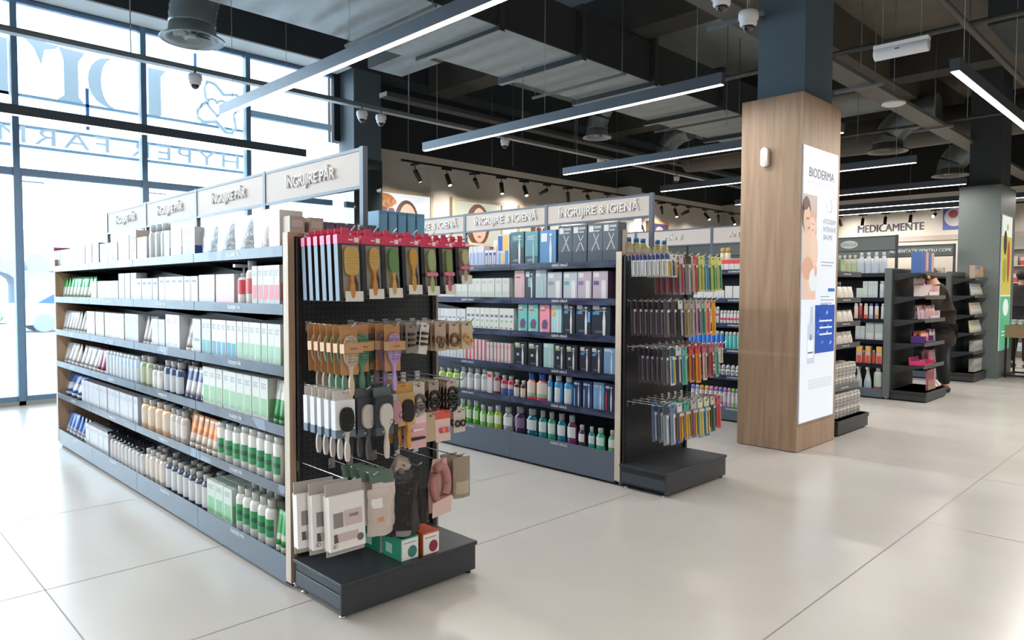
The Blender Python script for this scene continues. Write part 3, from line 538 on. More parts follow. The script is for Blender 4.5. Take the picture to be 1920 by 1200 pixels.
end_shelves('dark end shelves with candy coloured boxes and browsing shopper behind', -3.085, -2.70, 9.92, .92, (1.655, 1.355, 1.06, .755, .47, .15), -2.66)
end_shelves('farthest dark end shelves with small pouches and white cartons', -3.10, -2.78, 12.72, .80, (1.63, 1.36, 1.06, .78, .48, .16), -2.76)
# ================================================================ wooden column with backlit poster
o = ob('column_top', MB().box(-3.10, -2.67, 6.2, 6.8, 3.09, 5.3, mt('#5a6d7a', .6, noise=.1, scale=2))); o.name = 'trim_30'; o['kind'] = 'structure'
o = ob('trim_31', MB().box(-3.165, -2.61, 6.04, 6.87, .006, 3.10, oak)); o['kind'] = 'structure'
EM = .45
def em(h):
    m = mt(h, .4, em=EM); m.node_tree.nodes['Principled BSDF'].inputs['Base Color'].default_value = tuple(.12*x for x in lin(h)[:3])+(1,); return m
def poster(name, label, xp, y0, y1, z0, z1, cat='poster', th=.012, fcol='#cfd8e6'):
    t = thing(name, label, cat, (0, 0, 0)); ob('light_box', MB().box(xp-th, xp, y0, y1, z0, z1, mt(fcol, .4)), t); return t
class Pan:
    """flat print on a plane facing +X, each layer a hair in front of the last"""
    def __init__(s, x): s.b = MB(); s.x = x; s.k = 0
    def poly(s, pts, m):
        s.k += 1; x = s.x+.0006*s.k; s.b.add([(x, y, z) for y, z in pts], [tuple(range(len(pts)))], m); return s
    def rect(s, y0, y1, z0, z1, m): return s.poly([(y0, z0), (y1, z0), (y1, z1), (y0, z1)], m)
    def ell(s, cy, cz, ry, rz, m, n=24, rot=0):
        P = ell(0, 0, ry, rz, n); return s.poly([(cy+a*math.cos(rot)-b*math.sin(rot), cz+a*math.sin(rot)+b*math.cos(rot)) for a, b in P], m)
t = poster('poster_light_box', 'tall glowing skin care poster with mother and baby on the wooden column', -2.598, 6.045, 6.80, .25, 2.655)
p = Pan(-2.598); p.rect(6.052, 6.793, .257, 2.648, em('#eef4fb')); ob('print', p.b, t)
put_text('BIODERMA', .115, em('#25344f'), t, (-2.594, 6.42, 2.43), '+x', thin=0, sx=.96); put_text('BIODERMA', .115, em('#25344f'), t, (-2.5935, 6.4235, 2.431), '+x', thin=0, sx=.96); 
p = Pan(-2.597); p.rect(6.12, 6.72, 2.35, 2.353, em('#8b98ac'))
p.rect(6.052, 6.34, 1.33, 2.24, em('#c9b8ae')).poly([(6.052, 1.33), (6.34, 1.33), (6.34, 1.75), (6.25, 1.95), (6.052, 1.9)], em('#e9c9b4'))
p.ell(6.115, 2.07, .095, .15, em('#6a4a3a')).ell(6.135, 2.02, .075, .12, em('#e6bfa6')).ell(6.26, 2.0, .068, .1, em('#efcbb3')).ell(6.25, 2.05, .066, .06, em('#d8ae90'))
p.ell(6.24, 1.98, .055, .07, em('#f0cdb6')).rect(6.215, 6.235, 1.985, 1.992, em('#5b3d33')).rect(6.258, 6.278, 1.985, 1.992, em('#5b3d33')).rect(6.228, 6.258, 1.93, 1.94, em('#b3685c'))
p.ell(6.27, 1.75, .09, .17, em('#f1cfb8')).ell(6.15, 1.6, .12, .1, em('#dfae92')).ell(6.27, 1.5, .09, .1, em('#e8f0f4')).ell(6.13, 2.03, .025, .006, em('#4a332c')).ell(6.16, 1.95, .02, .008, em('#b05a52'))
p.ell(6.085, 2.15, .055, .05, em('#6a4a3a')).ell(6.31, 1.58, .03, .05, em('#e6b89e'))
p.ell(6.60, 2.17, .05, .06, em('#a9b6c8')).ell(6.59, 2.17, .044, .054, em('#eef4fb'))
for k, z in enumerate((1.66, 1.63, 1.35, 1.32, 1.29, 1.25)): p.rect(6.42, 6.72-.05*(k % 3), z, z+.008, em('#9aa7ba'))
p.rect(6.58, 6.73, 1.40, 1.43, em('#3f74b8')).rect(6.42, 6.58, 1.27, 1.285, em('#3f74b8'))
p.rect(6.30, 6.74, .85, 1.28, em('#1f52b4'))
for k in range(14):
    y = random.uniform(6.32, 6.68); z = random.uniform(.87, 1.22); p.poly([(y, z), (y+.06, z+.02), (y+.03, z+.045)], em(random.choice(('#4d8ee6', '#8fc2ff', '#123a94', '#2f6fd6'))))
for k in range(3): p.rect(6.38, 6.66, 1.13-k*.06, 1.145-k*.06, em('#e6f0ff'))
p.rect(6.12, 6.28, .77, 1.12, em('#cfd9e6')).poly([(6.16, 1.12), (6.24, 1.12), (6.22, 1.27), (6.18, 1.27)], em('#c3cfdd')).rect(6.13, 6.25, .82, .98, em('#f7fafd')).ell(6.19, 1.0, .03, .03, em('#8fa6c4')).rect(6.13, 6.24, .86, .875, em('#6d7f99'))
for k in range(5): p.rect(6.15, 6.66, .62-k*.018, .626-k*.018, em('#c1ccd9'))
ob('artwork', p.b, t)
put_text('ATODERM', .062, em('#5a6880'), t, (-2.58, 6.585, 2.025), '+x', thin=0); put_text('INTENSIVE', .062, em('#5a6880'), t, (-2.58, 6.585, 1.955), '+x', thin=0); put_text('BAUME', .062, em('#5a6880'), t, (-2.58, 6.55, 1.885), '+x', thin=0)
t = thing('motion_sensor', 'small white rounded sensor on the front of the wooden column', 'sensor', (-2.93, 6.04, 2.5))
b = MB(); P_ = [(.036*math.cos(a), .05*(1 if math.sin(a) > 0 else -1)+.036*math.sin(a)) if abs(math.sin(a)) > .01 else (.036*math.cos(a), .05) for a in [2*PI*k/24+.01 for k in range(24)]]; b.prism([(x, z+.08) for x, z in P_], -.045, 0, mt('#f1f1ef', .35)); ob('casing', b, t, bevel=.008)
ob('lens', MB().prism(ell(0, .035, .02, .02, 12), -.048, -.045, mt('#dfe0df', .2)), t)
# second pillar with green poster
o = ob('trim_32', MB().box(-3.12, -2.68, 13.7, 14.4, 3.12, 5.3, mt('#3a4144', .6))); o['kind'] = 'structure'
o = ob('trim_33', MB().box(-3.215, -2.63, 13.53, 14.6, 0, 3.12, mt('#6b7575', .5))); o['kind'] = 'structure'
t = poster('poster_light_box', 'glowing green and yellow food poster on the dark pillar', -2.61, 13.55, 14.3, .45, 2.65)
p = Pan(-2.61); p.rect(13.57, 14.28, .47, 2.63, em('#e8efe0')).rect(13.57, 14.28, 1.35, 2.3, em('#c9b94a')).rect(13.57, 14.28, .47, 1.33, em('#4fae7d')).ell(13.8, 2.2, .12, .2, em('#3a2c22')).ell(14.05, 1.9, .1, .35, em('#b3402c')).ell(13.78, 1.75, .12, .2, em('#8d9c3a')).ell(13.95, 1.15, .2, .14, em('#dff0e6')).rect(13.7, 14.2, .75, .765, em('#d8f2e4')).rect(13.7, 14.15, .69, .705, em('#d8f2e4')).ell(13.92, 2.45, .05, .06, em('#c08a5c'))
ob('artwork', p.b, t)
# framed backlit pictures on the optician wall
def frame(label, y0, y1, z0, z1, art, fc='#ab9a80'):
    t = thing('framed_picture', label, 'picture', (0, 0, 0)); m = mt(fc, .5); b = MB(); w = .055
    b.box(-10.2, -10.12, y0, y1, z1-w, z1, m).box(-10.2, -10.12, y0, y1, z0, z0+w, m).box(-10.2, -10.12, y0, y0+w, z0+w, z1-w, m).box(-10.2, -10.12, y1-w, y1, z0+w, z1-w, m); ob('picture_frame', b, t)
    p = Pan(-10.15); art(p, y0+w, y1-w, z0+w, z1-w); ob('print', p.b, t)
def sk(h):
    m = mt(h, .5, em=.42); m.node_tree.nodes['Principled BSDF'].inputs['Base Color'].default_value = tuple(.15*x for x in lin(h)[:3])+(1,); return m
def a1(p, y0, y1, z0, z1):
    p.rect(y0, y1, z0, z1, sk('#eef0f6'))
    p.ell(y0+.22, z1-.35, .2, .28, sk('#efc2aa')).ell(y0+.20, z1-.14, .25, .13, sk('#b9743f')); 
    for k in range(9): p.ell(y0-.0+.05*k+.02, z1-.14-.02*(k % 3)+.03*math.sin(k), .05, .05, sk(('#c9854a', '#a8652f')[k % 2]))
    p.ell(y0+.2, z1-.3, .08, .055, sk('#6a4a5c')).ell(y0+.36, z1-.31, .07, .05, sk('#6a4a5c')).rect(y0+.1, y0+.42, z1-.275, z1-.265, sk('#40303a'))
    p.ell(y0+.68, z1-.45, .25, .35, sk('#5d3d34')).ell(y0+.7, z1-.48, .19, .32, sk('#f0c4ae')).ell(y0+.62, z1-.45, .07, .05, sk('#a8788a')).ell(y0+.8, z1-.45, .07, .05, sk('#a8788a')).ell(y0+.7, z1-.7, .04, .02, sk('#c25a5a')).ell(y0+.25, z1-.6, .04, .02, sk('#b5605a'))
def a2(p, y0, y1, z0, z1):
    c = (y0+y1)/2; p.rect(y0, y1, z0, z1, sk('#c9ccba')).ell(c, z1-.42, .3, .4, sk('#6b4433')).ell(c+.03, z1-.42, .19, .33, sk('#efc0a8')).ell(c-.06, z1-.4, .075, .05, sk('#4a2f35')).ell(c+.13, z1-.4, .075, .05, sk('#4a2f35')).ell(c+.03, z1-.64, .05, .02, sk('#b9504c'))
def a3(p, y0, y1, z0, z1):
    c = (y0+y1)/2; p.rect(y0, y1, z0, z1, sk('#4b4f86')).ell(c+.05, z1-.35, .2, .28, sk('#e9a98c')).ell(c+.05, z1-.16, .17, .1, sk('#f2c8b2'))
frame('framed picture of two people in sunglasses beside the corner pillar', 6.69, 8.0, 2.25, 3.12, a1); frame('second framed picture with one dark haired face', 8.44, 9.76, 2.25, 3.12, a2)
frame('third framed picture, mostly hidden behind the header signs', 10.2, 11.5, 2.25, 3.12, a2); frame('purple framed picture right of the optics lettering', 14.72, 15.6, 2.3, 3.13, a3, '#c08a5a')
t = thing('wall_lettering', 'black optics lettering on the optician wall behind the yellow bottles', 'sign', (-10.18, 14.1, 2.93)); put_text('OPTICA', .22, mt('#161616', .5), t, (0, 0, 0), '+x', 'letters', thin=0, ext=.01, sx=1.3)
t = thing('wall_lettering', 'large dark blue lettering spelling medicines on the back wall', 'sign', (-6.2, 19.65, 3.02)); put_text('MEDICAMENTE', .27, mt('#27304e', .5), t, (0, 0, 0), '-y', 'letters', ext=.01, thin=0, sx=.86); put_text('MEDICAMENTE', .27, mt('#27304e', .5), t, (.008, -.001, .004), '-y', 'letters', ext=.01, thin=0, sx=.86)
t = thing('wall_poster', 'round logo poster on the back wall touching the dark pillar', 'poster', (0, 0, 0)); b = MB(); b.box(-5.0, -4.1, 19.64, 19.67, 2.9, 3.45, mt('#5a6cb4', .5)); ob('board', b, t)
b = MB(); b.add([(x, 19.637, z) for x, z in ell(-4.75, 3.2, .22, .22)], [tuple(range(20))], mt('#e9e2e6', .5)); b.add([(x, 19.634, z) for x, z in ell(-4.78, 3.28, .1, .1)], [tuple(range(20))], mt('#c25a68', .5)); ob('round_logo', b, t)
# ================================================================ products
def boxes(cat, x0, x1, n, y, z, h, base, style, label, group=None, d=.07, rows=1, rx=0, r=.35, name='carton', rz=0, fill=.95, jit=.02):
    w = (x1-x0)/n*fill; pr = p_box(w, d, h, base, style, r)
    run(pr, name, cat, x0, x1, n, y+d/2+.022, z-.0255, label, group or label, rows=rows, dy=d+.012, rx=rx, rz=rz, jit=jit)
def bots(x0, x1, n, y, z, h, body, cap, lab, kind, label, name='bottle', cat='bottle', sy=.7, rows=1, w=None, tr=0, one=False, jit=.1, dy=None, rz=0):
    w = w or (x1-x0)/n*.93; pr = p_bottle(w, h, body, cap, lab, kind, sy, tr, one=one)
    run(pr, name, cat, x0, x1, n, y+w*sy/2+.022, z-.0255, label, label, rows=rows, dy=dy or w*sy+.012, jit=jit, gaps=.25, rz=rz)
def tubes(x0, x1, n, y, z, h, body, cap, pr_, label, w=None, rx=-.06, rows=1, dw=.6):
    w = w or (x1-x0)/n*.95; pr = p_tube(w, h, body, cap, pr_, dw)
    run(pr, 'squeeze_tube', 'tube', x0, x1, n, y+w/2+.02, z-.025+abs(rx)*w*.4, label, label, rx=rx, rows=rows, dy=w+.01, jit=.15)
G = 'lines'; W1 = '#cdd3dc'; W2 = '#d8dbe1'; gr = '#9aa3b0'
y = 1.555; A, B_, C_, D_, E_, F_ = Z1
LN = ((G, '#a3abb8'),)
def bl(c, a=.12, b=.45): return (('f', .12, .88, a, b, c), ('r', .1, .9, a, b, c), (G, '#8f98a6'))
# --- hair care row, top level
boxes('carton', -7.742, -7.519, 1, y, A, .2, '#8c3b63', (('f', .1, .9, .7, .9, '#d9a9c6'),), 'dark magenta carton at the far end of the hair care top shelf', d=.3)
boxes('carton', -7.519, -6.946, 5, y, A, .165, W1, LN, 'slim white carton beside the magenta one on the hair care top shelf', rows=2)
boxes('carton', -6.946, -6.503, 3, y, A, .175, W2, (('r', 0, 1, 0, 1, '#3a5b8c'), (G, gr)), 'white carton with dark blue side on the hair care top shelf')
boxes('carton', -6.487, -6.103, 4, y, A, .18, W1, (('r', 0, 1, 0, 1, '#41598a'), (G, gr)), 'white carton with navy edge on the hair care top shelf')
bots(-6.075, -5.938, 1, y+.12, A, .19, '#dfe3e8', '#7d868d', (), 'jar', 'white jar with grey lid on the hair care top shelf', w=.10)
boxes('carton', -6.089, -5.641, 4, y, A, .165, W2, LN, 'white carton in front of the grey lidded jar')
boxes('carton', -5.628, -5.389, 2, y, A, .2, '#e9e5e0', LN, 'creamy white tall carton left of the grey brown one', d=.09)
boxes('carton', -5.377, -5.230, 1, y, A, .225, '#a79c95', (('F', .1, .9, .72, .82, '#57504c'), ('F', .3, .7, .35, .45, '#6e6763')), 'grey brown carton with dark print on the hair care top shelf', d=.09)
boxes('carton', -5.219, -5.016, 2, y, A, .17, W2, (('r', .4, 1, 0, 1, '#5c5690'), (G, gr)), 'white carton with purple side below the second header sign')
bots(-5.006, -4.700, 3, y, A, .24, '#bfc8d0', '#aab4bd', (), 'round', 'tall pale grey bottle under the second header sign')
boxes('carton', -4.691, -4.199, 5, y, A, .185, '#e4e9f0', (('f', 0, 1, 0, .3, '#c5d6ee'), ('r', 0, 1, 0, .42, '#2c55a0'), (G, gr)), 'white carton with blue foot under the third header sign')
for k, (a, b) in enumerate(((378, 404), (405, 437), (438, 469))):
    pr = p_pouch(.23-.01*k, .07, .2, '#a3abb3', ((.2, .8, .3, .6, '#c3c9d0'),)); place(pr, 'foil_pouch', 'crinkled silver pouch, %s of three on the hair care top shelf' % ('left', 'middle', 'right')[k], 'pouch', ((-4.175, -3.970, -3.738)[k]+.1, y+.07, A-.02), 0)
place(p_pouch(.22, .07, .215, '#b5a9b2', ((.15, .85, .35, .6, '#cfc5cb'),)), 'foil_pouch', 'pinkish silver pouch next to the right silver pouch', 'pouch', (-3.397, y+.07, A-.02))
boxes('carton', -3.270, -3.156, 1, y, A, .2, '#f1f1f1', (), 'plain white carton at the corner of the hair care top shelf', d=.12)
# --- level two
tubes(-7.461, -6.350, 10, y, B_, .195, '#3fae5a', '#e8ece8', ((.05, .55, '#dcebdc'), (.6, .65, '#2c8f48')), 'green tube with white front on the second hair care shelf', rx=0)
boxes('carton', -6.350, -5.641, 4, y, B_, .155, W2, LN, 'low white carton right of the green tubes')
boxes('carton', -5.628, -5.241, 3, y, B_, .205, W1, LN, 'tall white carton above the low ones on the second hair care shelf')
boxes('carton', -5.241, -4.815, 4, y, B_, .165, W2, (('f', 0, 1, 0, .3, '#b8cbe8'), ('F', .2, .8, .75, .85, '#39435c')), 'white carton with pale blue foot on the second hair care shelf')
boxes('carton', -4.806, -4.167, 6, y, B_, .17, W2, (('F', .2, .8, .8, .87, '#4a556c'), ('r', .3, 1, 0, 1, '#c3cbe0')), 'white carton with small dark heading on the second hair care shelf')
boxes('carton', -4.151, -3.919, 1, y, B_, .175, '#e9e3e6', (('f', 0, 1, .1, .45, '#d2c4c8'), ('t', 0, 1, 0, 1, '#d9a9b6')), 'wide white carton with rose print, left of a pair')
boxes('carton', -3.904, -3.664, 1, y, B_, .175, '#e9e3e6', (('f', 0, 1, .1, .45, '#dcaab0'), ('t', 0, 1, 0, 1, '#d9a9b6')), 'wide white carton with rose print, right of a pair')
bots(-3.658, -3.568, 1, y, B_, .23, '#e9eaec', '#d7dade', ((.3, .62, '#c6414c'),), 'pump', 'white pump bottle with red band on the second hair care shelf')
bots(-3.555, -3.469, 1, y, B_, .24, '#e9eaec', '#b3b7bb', ((.3, .62, '#cf5a62'),), 'round', 'white bottle with red band and grey cap on the second hair care shelf')
boxes('carton', -3.463, -3.161, 5, y, B_, .21, W2, (('f', .12, .88, .22, .55, '#cf5560'), ('r', .1, .9, .2, .6, '#d56a74'), (G, gr)), 'white carton with red block near the wooden panel')
# --- level three
tubes(-7.364, -6.503, 9, y, C_, .19, '#dfe2e6', '#e8eaec', ((.0, .12, '#6b7280'),), 'white tube on the third hair care shelf at the far end')
boxes('carton', -6.487, -5.518, 4, y, C_, .205, '#ecebee', LN, 'wide white carton on the third hair care shelf', d=.1)
boxes('carton', -5.506, -5.219, 3, y, C_, .21, W1, LN, 'narrow white carton right of the wide ones, third hair care shelf')
tubes(-5.197, -4.955, 3, y, C_, .2, '#d9dcdf', '#c9ced4', (), 'greyish white tube in the middle of the third hair care shelf')
boxes('carton', -4.945, -4.710, 4, y, C_, .19, W2, LN, 'very slim white carton in the middle of the third hair care shelf')
boxes('carton', -4.700, -4.456, 2, y, C_, .225, '#e3eaf3', LN, 'pale blue white carton in the middle of the third hair care shelf')
tubes(-4.448, -4.255, 2, y, C_, .21, '#e6e6e6', '#e9e9ea', ((.4, .5, '#b9c0c8'),), 'white tube right of the pale blue cartons')
boxes('carton', -4.255, -4.128, 1, y, C_, .21, W2, (('F', .2, .8, .4, .47, '#76808f'),), 'white carton with a thin grey stripe beside the white tubes')
boxes('carton', -4.120, -3.984, 2, y, C_, .215, W2, bl('#39a3a3'), 'white carton with teal block on the third hair care shelf')
boxes('carton', -3.977, -3.651, 5, y, C_, .215, '#e9edf0', bl('#3c8fb0'), 'white carton with blue block on the third hair care shelf')
boxes('carton', -3.645, -3.161, 7, y, C_, .215, '#e7ede9', (('f', .12, .88, .12, .5, '#8fc09a'), ('r', .1, .9, .12, .5, '#9ccaa6'), (G, gr)), 'white carton with pale green block on the third hair care shelf')
# --- level four
tubes(-7.383, -6.335, 8, y, D_, .185, '#e3e5e9', '#e6e8ea', ((.0, .1, '#5e6676'),), 'white tube at the far end of the fourth hair care shelf')
tubes(-6.320, -6.020, 3, y, D_, .19, '#8d3a5c', '#d9c3cd', (), 'dark red tube on the fourth hair care shelf')
bots(-6.006, -5.264, 9, y, D_, .2, '#a9c5e0', '#dbe6f0', ((.15, .6, '#dbe7f3'),), 'flat', 'slim light blue bottle on the fourth hair care shelf')
bots(-5.241, -5.006, 2, y, D_, .215, '#8f9a7c', '#c3c8c6', ((.15, .65, '#a9b39a'),), 'round', 'olive bottle on the fourth hair care shelf')
bots(-4.996, -4.796, 2, y, D_, .17, '#d7dbe1', '#8a8f96', ((.15, .6, '#eef0f2'),), 'round', 'low white and grey bottle on the fourth hair care shelf')
bots(-4.786, -4.456, 3, y, D_, .215, '#3b4668', '#a9adb2', ((.12, .6, '#c9cfdb'),), 'round', 'dark navy bottle with grey cap on the fourth hair care shelf', rows=2)
tubes(-4.448, -4.128, 4, y, D_, .2, '#dcdfe8', '#41496a', ((.5, .9, '#56608c'),), 'white and violet tube on the fourth hair care shelf')
boxes('carton', -4.113, -3.299, 9, y, D_, .225, '#e7ede9', bl('#86b889', .15, .55), 'white carton with green block on the fourth hair care shelf', d=.08)
tubes(-3.293, -3.161, 2, y, D_, .22, '#dfe8de', '#4f8f5a', ((.1, .5, '#3f9150'),), 'white and green tube beside the wooden panel, fourth shelf')
# --- level five
tubes(-7.383, -6.694, 4, y, E_, .19, '#3d62b0', '#d5deee', ((.3, .5, '#dfe7f5'),), 'blue tube at the far end of the fifth hair care shelf')
boxes('carton', -6.678, -5.264, 14, y, E_, .2, W2, (('r', .0, .8, 0, 1, '#c3c9e2'), (G, gr)), 'white carton on the fifth hair care shelf')
bots(-5.241, -4.691, 4, y, E_, .21, '#dcb894', '#c9c9c9', ((.2, .7, '#ead9c4'),), 'round', 'cream and tan bottle on the fifth hair care shelf')
bots(-4.682, -4.405, 3, y, E_, .205, '#d9d5d2', '#c3c5c7', ((.2, .6, '#f0ecea'),), 'round', 'creamy white bottle with grey cap on the fifth hair care shelf', rows=2)
tubes(-4.396, -3.970, 5, y, E_, .2, '#d99350', '#e7ddd3', ((.0, .45, '#ecdcd0'), (.48, .58, '#c77a35')), 'orange tube with pale foot on the fifth hair care shelf')
lg = ((.22, .6, '#2f8a55'), (.36, .46, '#175f3a'))
bots(-3.955, -3.658, 3, y, E_, .215, '#e6ebe8', '#cfd6d3', lg, 'flat', 'slim white bottle with green block, left part of the fifth shelf', rows=2)
bots(-3.651, -3.193, 5, y, E_, .23, '#e9edeb', '#d6dcd9', lg, 'flat', 'white bottle with green block, near end of the fifth shelf', rows=2)
# --- base level
tubes(-7.345, -6.645, 6, y, F_, .18, '#3f66b5', '#e0e6f2', ((.1, .3, '#e4e9f4'),), 'blue tube at the far end of the hair care bottom shelf')
boxes('carton', -6.597, -5.965, 5, y, F_, .18, W2, LN, 'white carton right of the blue tubes on the bottom shelf')
bots(-5.938, -5.176, 9, y, F_, .215, '#c3c6cb', '#1c1f26', ((.05, .6, '#e3e4e6'),), 'pump', 'white pump bottle with black pump on the bottom shelf', rows=2)
bots(-5.165, -4.786, 4, y, F_, .205, '#d9cfc6', '#c9cac8', ((.15, .7, '#efe6de'),), 'round', 'cream bottle with grey cap on the bottom shelf', rows=2)
bots(-4.777, -4.090, 7, y, F_, .205, '#3a415a', '#b9bcbb', ((.1, .68, '#dfe2e8'),), 'round', 'white fronted navy bottle with grey cap on the bottom shelf', rows=2)
boxes('carton', -4.074, -3.738, 3, y, F_, .2, '#dcebe0', bl('#77b785', .1, .55), 'white carton with green foot on the bottom shelf', rows=2)
bots(-3.724, -3.282, 5, y, F_, .235, '#e9edeb', '#d9dfdc', lg, 'round', 'white bottle with green block on the bottom shelf', rows=2, sy=.8)
tubes(-3.270, -3.161, 2, y, F_, .2, '#3b9a4e', '#dfe9df', ((.3, .45, '#cfe6cf'),), 'green tube beside the wooden panel on the bottom shelf')
# --- on top of the near end, behind the wooden panel
for k, yy in enumerate((1.60, 1.70)): place(p_box(.08, .075, .165, '#cbbfb4', (('r', .1, .9, .1, .6, '#bdae9f'), ('r', .15, .85, .7, .9, '#e3dad0'))), 'carton', ('left', 'right')[k]+' marbled beige carton standing above the wooden end panel', 'carton', (-3.125, yy+.03, 1.58))
for k, yy in enumerate((1.80, 1.86, 1.93, 2.04)): place(p_box(.09, .055, .15, '#5c5468', (('r', .1, .9, .1, .9, '#665d72'),)), 'carton', 'dark purple carton above the nearest wooden end panel', 'carton', (-3.13, yy, 1.58), group='dark purple cartons above the end panel')
for k, yy in enumerate((2.11, 2.17, 2.23, 2.29, 2.35)): place(p_box(.10, .052, .23, '#5b93b8', (('r', .08, .92, .08, .92, '#6aa5c8'), ('f', .1, .9, .25, .35, '#dfe8ee'))), 'carton', 'blue carton standing tallest above the nearest wooden end panel', 'carton', (-3.135, yy, 1.58), group='blue cartons above the end panel')
# ================================================================ oral care row
y = 4.09; A, B_, C_, D_, E_, F_ = Z2
boxes('carton', -4.699, -4.511, 4, y, A, .19, '#dfe3ee', (('f', .15, .4, .05, .7, '#5b6fc0'), ('f', .6, .85, .05, .7, '#7fa3dd')), 'white toothpaste carton with blue stripes, oral care top shelf')
boxes('carton', -4.505, -4.358, 3, y, A, .15, '#e6e8f0', (('f', .15, .85, .05, .85, '#2d3b86'), ('F', .3, .7, .2, .7, '#c9cfe6')), 'dark blue striped toothpaste carton, oral care top shelf')
boxes('carton', -4.498, -4.358, 1, y+.1, A, .24, '#eceae9', (('F', .3, .6, .55, .8, '#cf3b36'),), 'white carton with a red mark behind the dark blue toothpaste')
boxes('carton', -4.351, -4.197, 1, y, A, .275, '#d5dbe6', (('f', .08, .45, .5, .95, '#31509c'), ('f', .5, .9, .5, .95, '#e0b23c'), ('f', .1, .3, .1, .45, '#5f96d0'), ('f', .35, .6, .05, .42, '#e3a83a'), ('f', .65, .92, .05, .5, '#2f7fc0')), 'white carton showing blue and yellow toothbrushes')
def brushbox(x0, x1, z, h, base, accents, label, r=.3, tilt=0, brush='#e6eaee', d=.08):
    st = [('poly', brush, [(.62, .05), (.74, .05), (.76, .5), (.70, .82), (.66, .82), (.60, .5)]), ('poly', brush, [(.6, .84), (.76, .84), (.76, .9), (.6, .9)])]+list(accents)
    boxes('carton', x0, x1, 1, y, z, h, base, st, label, d=d, r=r, rz=tilt)
tl = (('f', 0, 1, .55, 1, '#3d6d78'), ('F', .08, .5, .25, .7, '#314a55'), (G, '#c9dbe0'))
brushbox(-4.190, -4.029, A, .285, '#2e3c46', tl, 'teal and black electric toothbrush carton left on the top shelf')
brushbox(-4.023, -3.875, A, .28, '#5b8c99', (('f', 0, 1, .0, .3, '#36535f'), (G, '#d5e3e6')), 'pale teal electric toothbrush carton on the top shelf', brush='#7fb0ba')
brushbox(-3.869, -3.687, A, .28, '#4c7fb0', (('f', .08, .45, .68, .92, '#e9eef3'), ('r', 0, 1, 0, 1, '#33537c')), 'blue electric toothbrush carton with white label on the top shelf')
X_ = [('poly', '#c6cbd2', [(.25, .35), (.3, .33), (.78, .72), (.74, .75)]), ('poly', '#c6cbd2', [(.78, .34), (.83, .37), (.42, .78), (.38, .75)]), ('F', .08, .4, .8, .95, '#e6e9ec'), ('F', .45, .9, .88, .94, '#c3c8ce'), ('F', .45, .8, .8, .84, '#a9afb7'), ('f', 0, 1, 0, .35, '#3e4956')]
boxes('carton', -3.665, -3.086, 4, y, A, .30, '#525b67', X_, 'slate grey carton with a large pale X on the top shelf', d=.1)
boxes('carton', -5.171, -4.903, 5, y, B_, .14, '#e4e7e6', LN, 'low white carton partly behind the brush displays, second oral shelf')
boxes('carton', -4.896, -4.203, 8, y, B_, .185, '#dfe5e3', (('f', .1, .9, .25, .4, '#c9dccd'), (G, gr)), 'white carton on the second oral care shelf', rows=2)
brushbox(-4.140, -4.023, B_, .245, '#ddc4cb', (('F', .1, .6, .75, .8, '#c04a5a'),), 'pale pink slim carton on the second oral care shelf', brush='#d8a9b5')
brushbox(-4.017, -3.910, B_, .245, '#46525f', (('f', .05, .45, .78, .95, '#dfe6ea'), ('F', .3, .7, .45, .75, '#8fb0bb')), 'grey water flosser carton on the second oral care shelf')
brushbox(-3.904, -3.782, B_, .25, '#b9ccd6', (('f', .05, .45, .78, .95, '#dfe6ea'),), 'pale blue slim carton on the second oral care shelf', brush='#9cbcc6')
for k, (a, b, c, ac) in enumerate(((-3.777, -3.620, '#c3cad2', '#8394a2'), (-3.615, -3.470, '#c6d3dc', '#5f9fa0'), (-3.465, -3.326, '#cabdd0', '#8a6fa8'), (-3.321, -3.177, '#cdbfd2', '#6b5698'))):
    boxes('carton', a, b, 1, y, B_, .225, c, (('f', .06, .42, .55, .68, ac), ('f', .06, .42, .8, .95, '#e9edf0'), ('poly', '#eef0f3', [(.6, .1), (.88, .1), (.9, .6), (.86, .7), (.62, .7), (.58, .6)]), ('r', 0, 1, 0, 1, '#5a4a66')), ('leftmost', 'second', 'third', 'rightmost')[k]+' of four pastel flosser cartons on the second oral shelf', d=.1)
boxes('carton', -5.171, -4.757, 7, y, C_, .185, '#dfe4ea', (('F', .2, .8, .55, .62, '#7683a0'), ('F', .2, .5, .3, .4, '#8fc29a')), 'white toothpaste carton on the third oral shelf, left group')
boxes('carton', -4.742, -4.146, 10, y, C_, .20, '#e4e9e6', (('F', .2, .8, .62, .72, '#66729a'), ('F', .3, .7, .42, .5, '#7fb58a'), ('F', .3, .6, .15, .2, '#3c4352')), 'white toothpaste carton on the third oral shelf, right group', d=.08)
for k, (a, b, c, l) in enumerate(((-4.097, -3.993, '#6fb5b5', 'left teal'), (-3.981, -3.869, '#78bdb8', 'right teal'), (-3.857, -3.748, '#e08fa5', 'pink'))):
    boxes('carton', a, b, 1, y, C_, .24, c, (('f', .08, .5, .84, .94, '#eceff0'), ('F', .1, .6, .78, .83, '#d04a4a'), ('poly', '#5e4a72', [(.3, .2), (.75, .2), (.85, .4), (.65, .52), (.35, .48), (.22, .34)]), ('F', .08, .3, .08, .16, '#f1f3f3')), l+' leaning childrens brush carton on the third oral shelf', rz=.0, d=.06)
brushbox(-3.737, -3.626, C_, .245, '#a5cdd6', (('f', .08, .5, .86, .95, '#e9eef0'), ('poly', '#e39a4a', [(.05, .62), (.3, .6), (.45, .7), (.3, .8), (.08, .8)])), 'pale blue brush carton with orange mark on the third oral shelf', brush='#dfe9ee')
dkb = (('f', .07, .42, .83, .95, '#dfe4e8'), ('f', .07, .42, .68, .76, '#4b8ec8'), (G, '#8f98a3'))
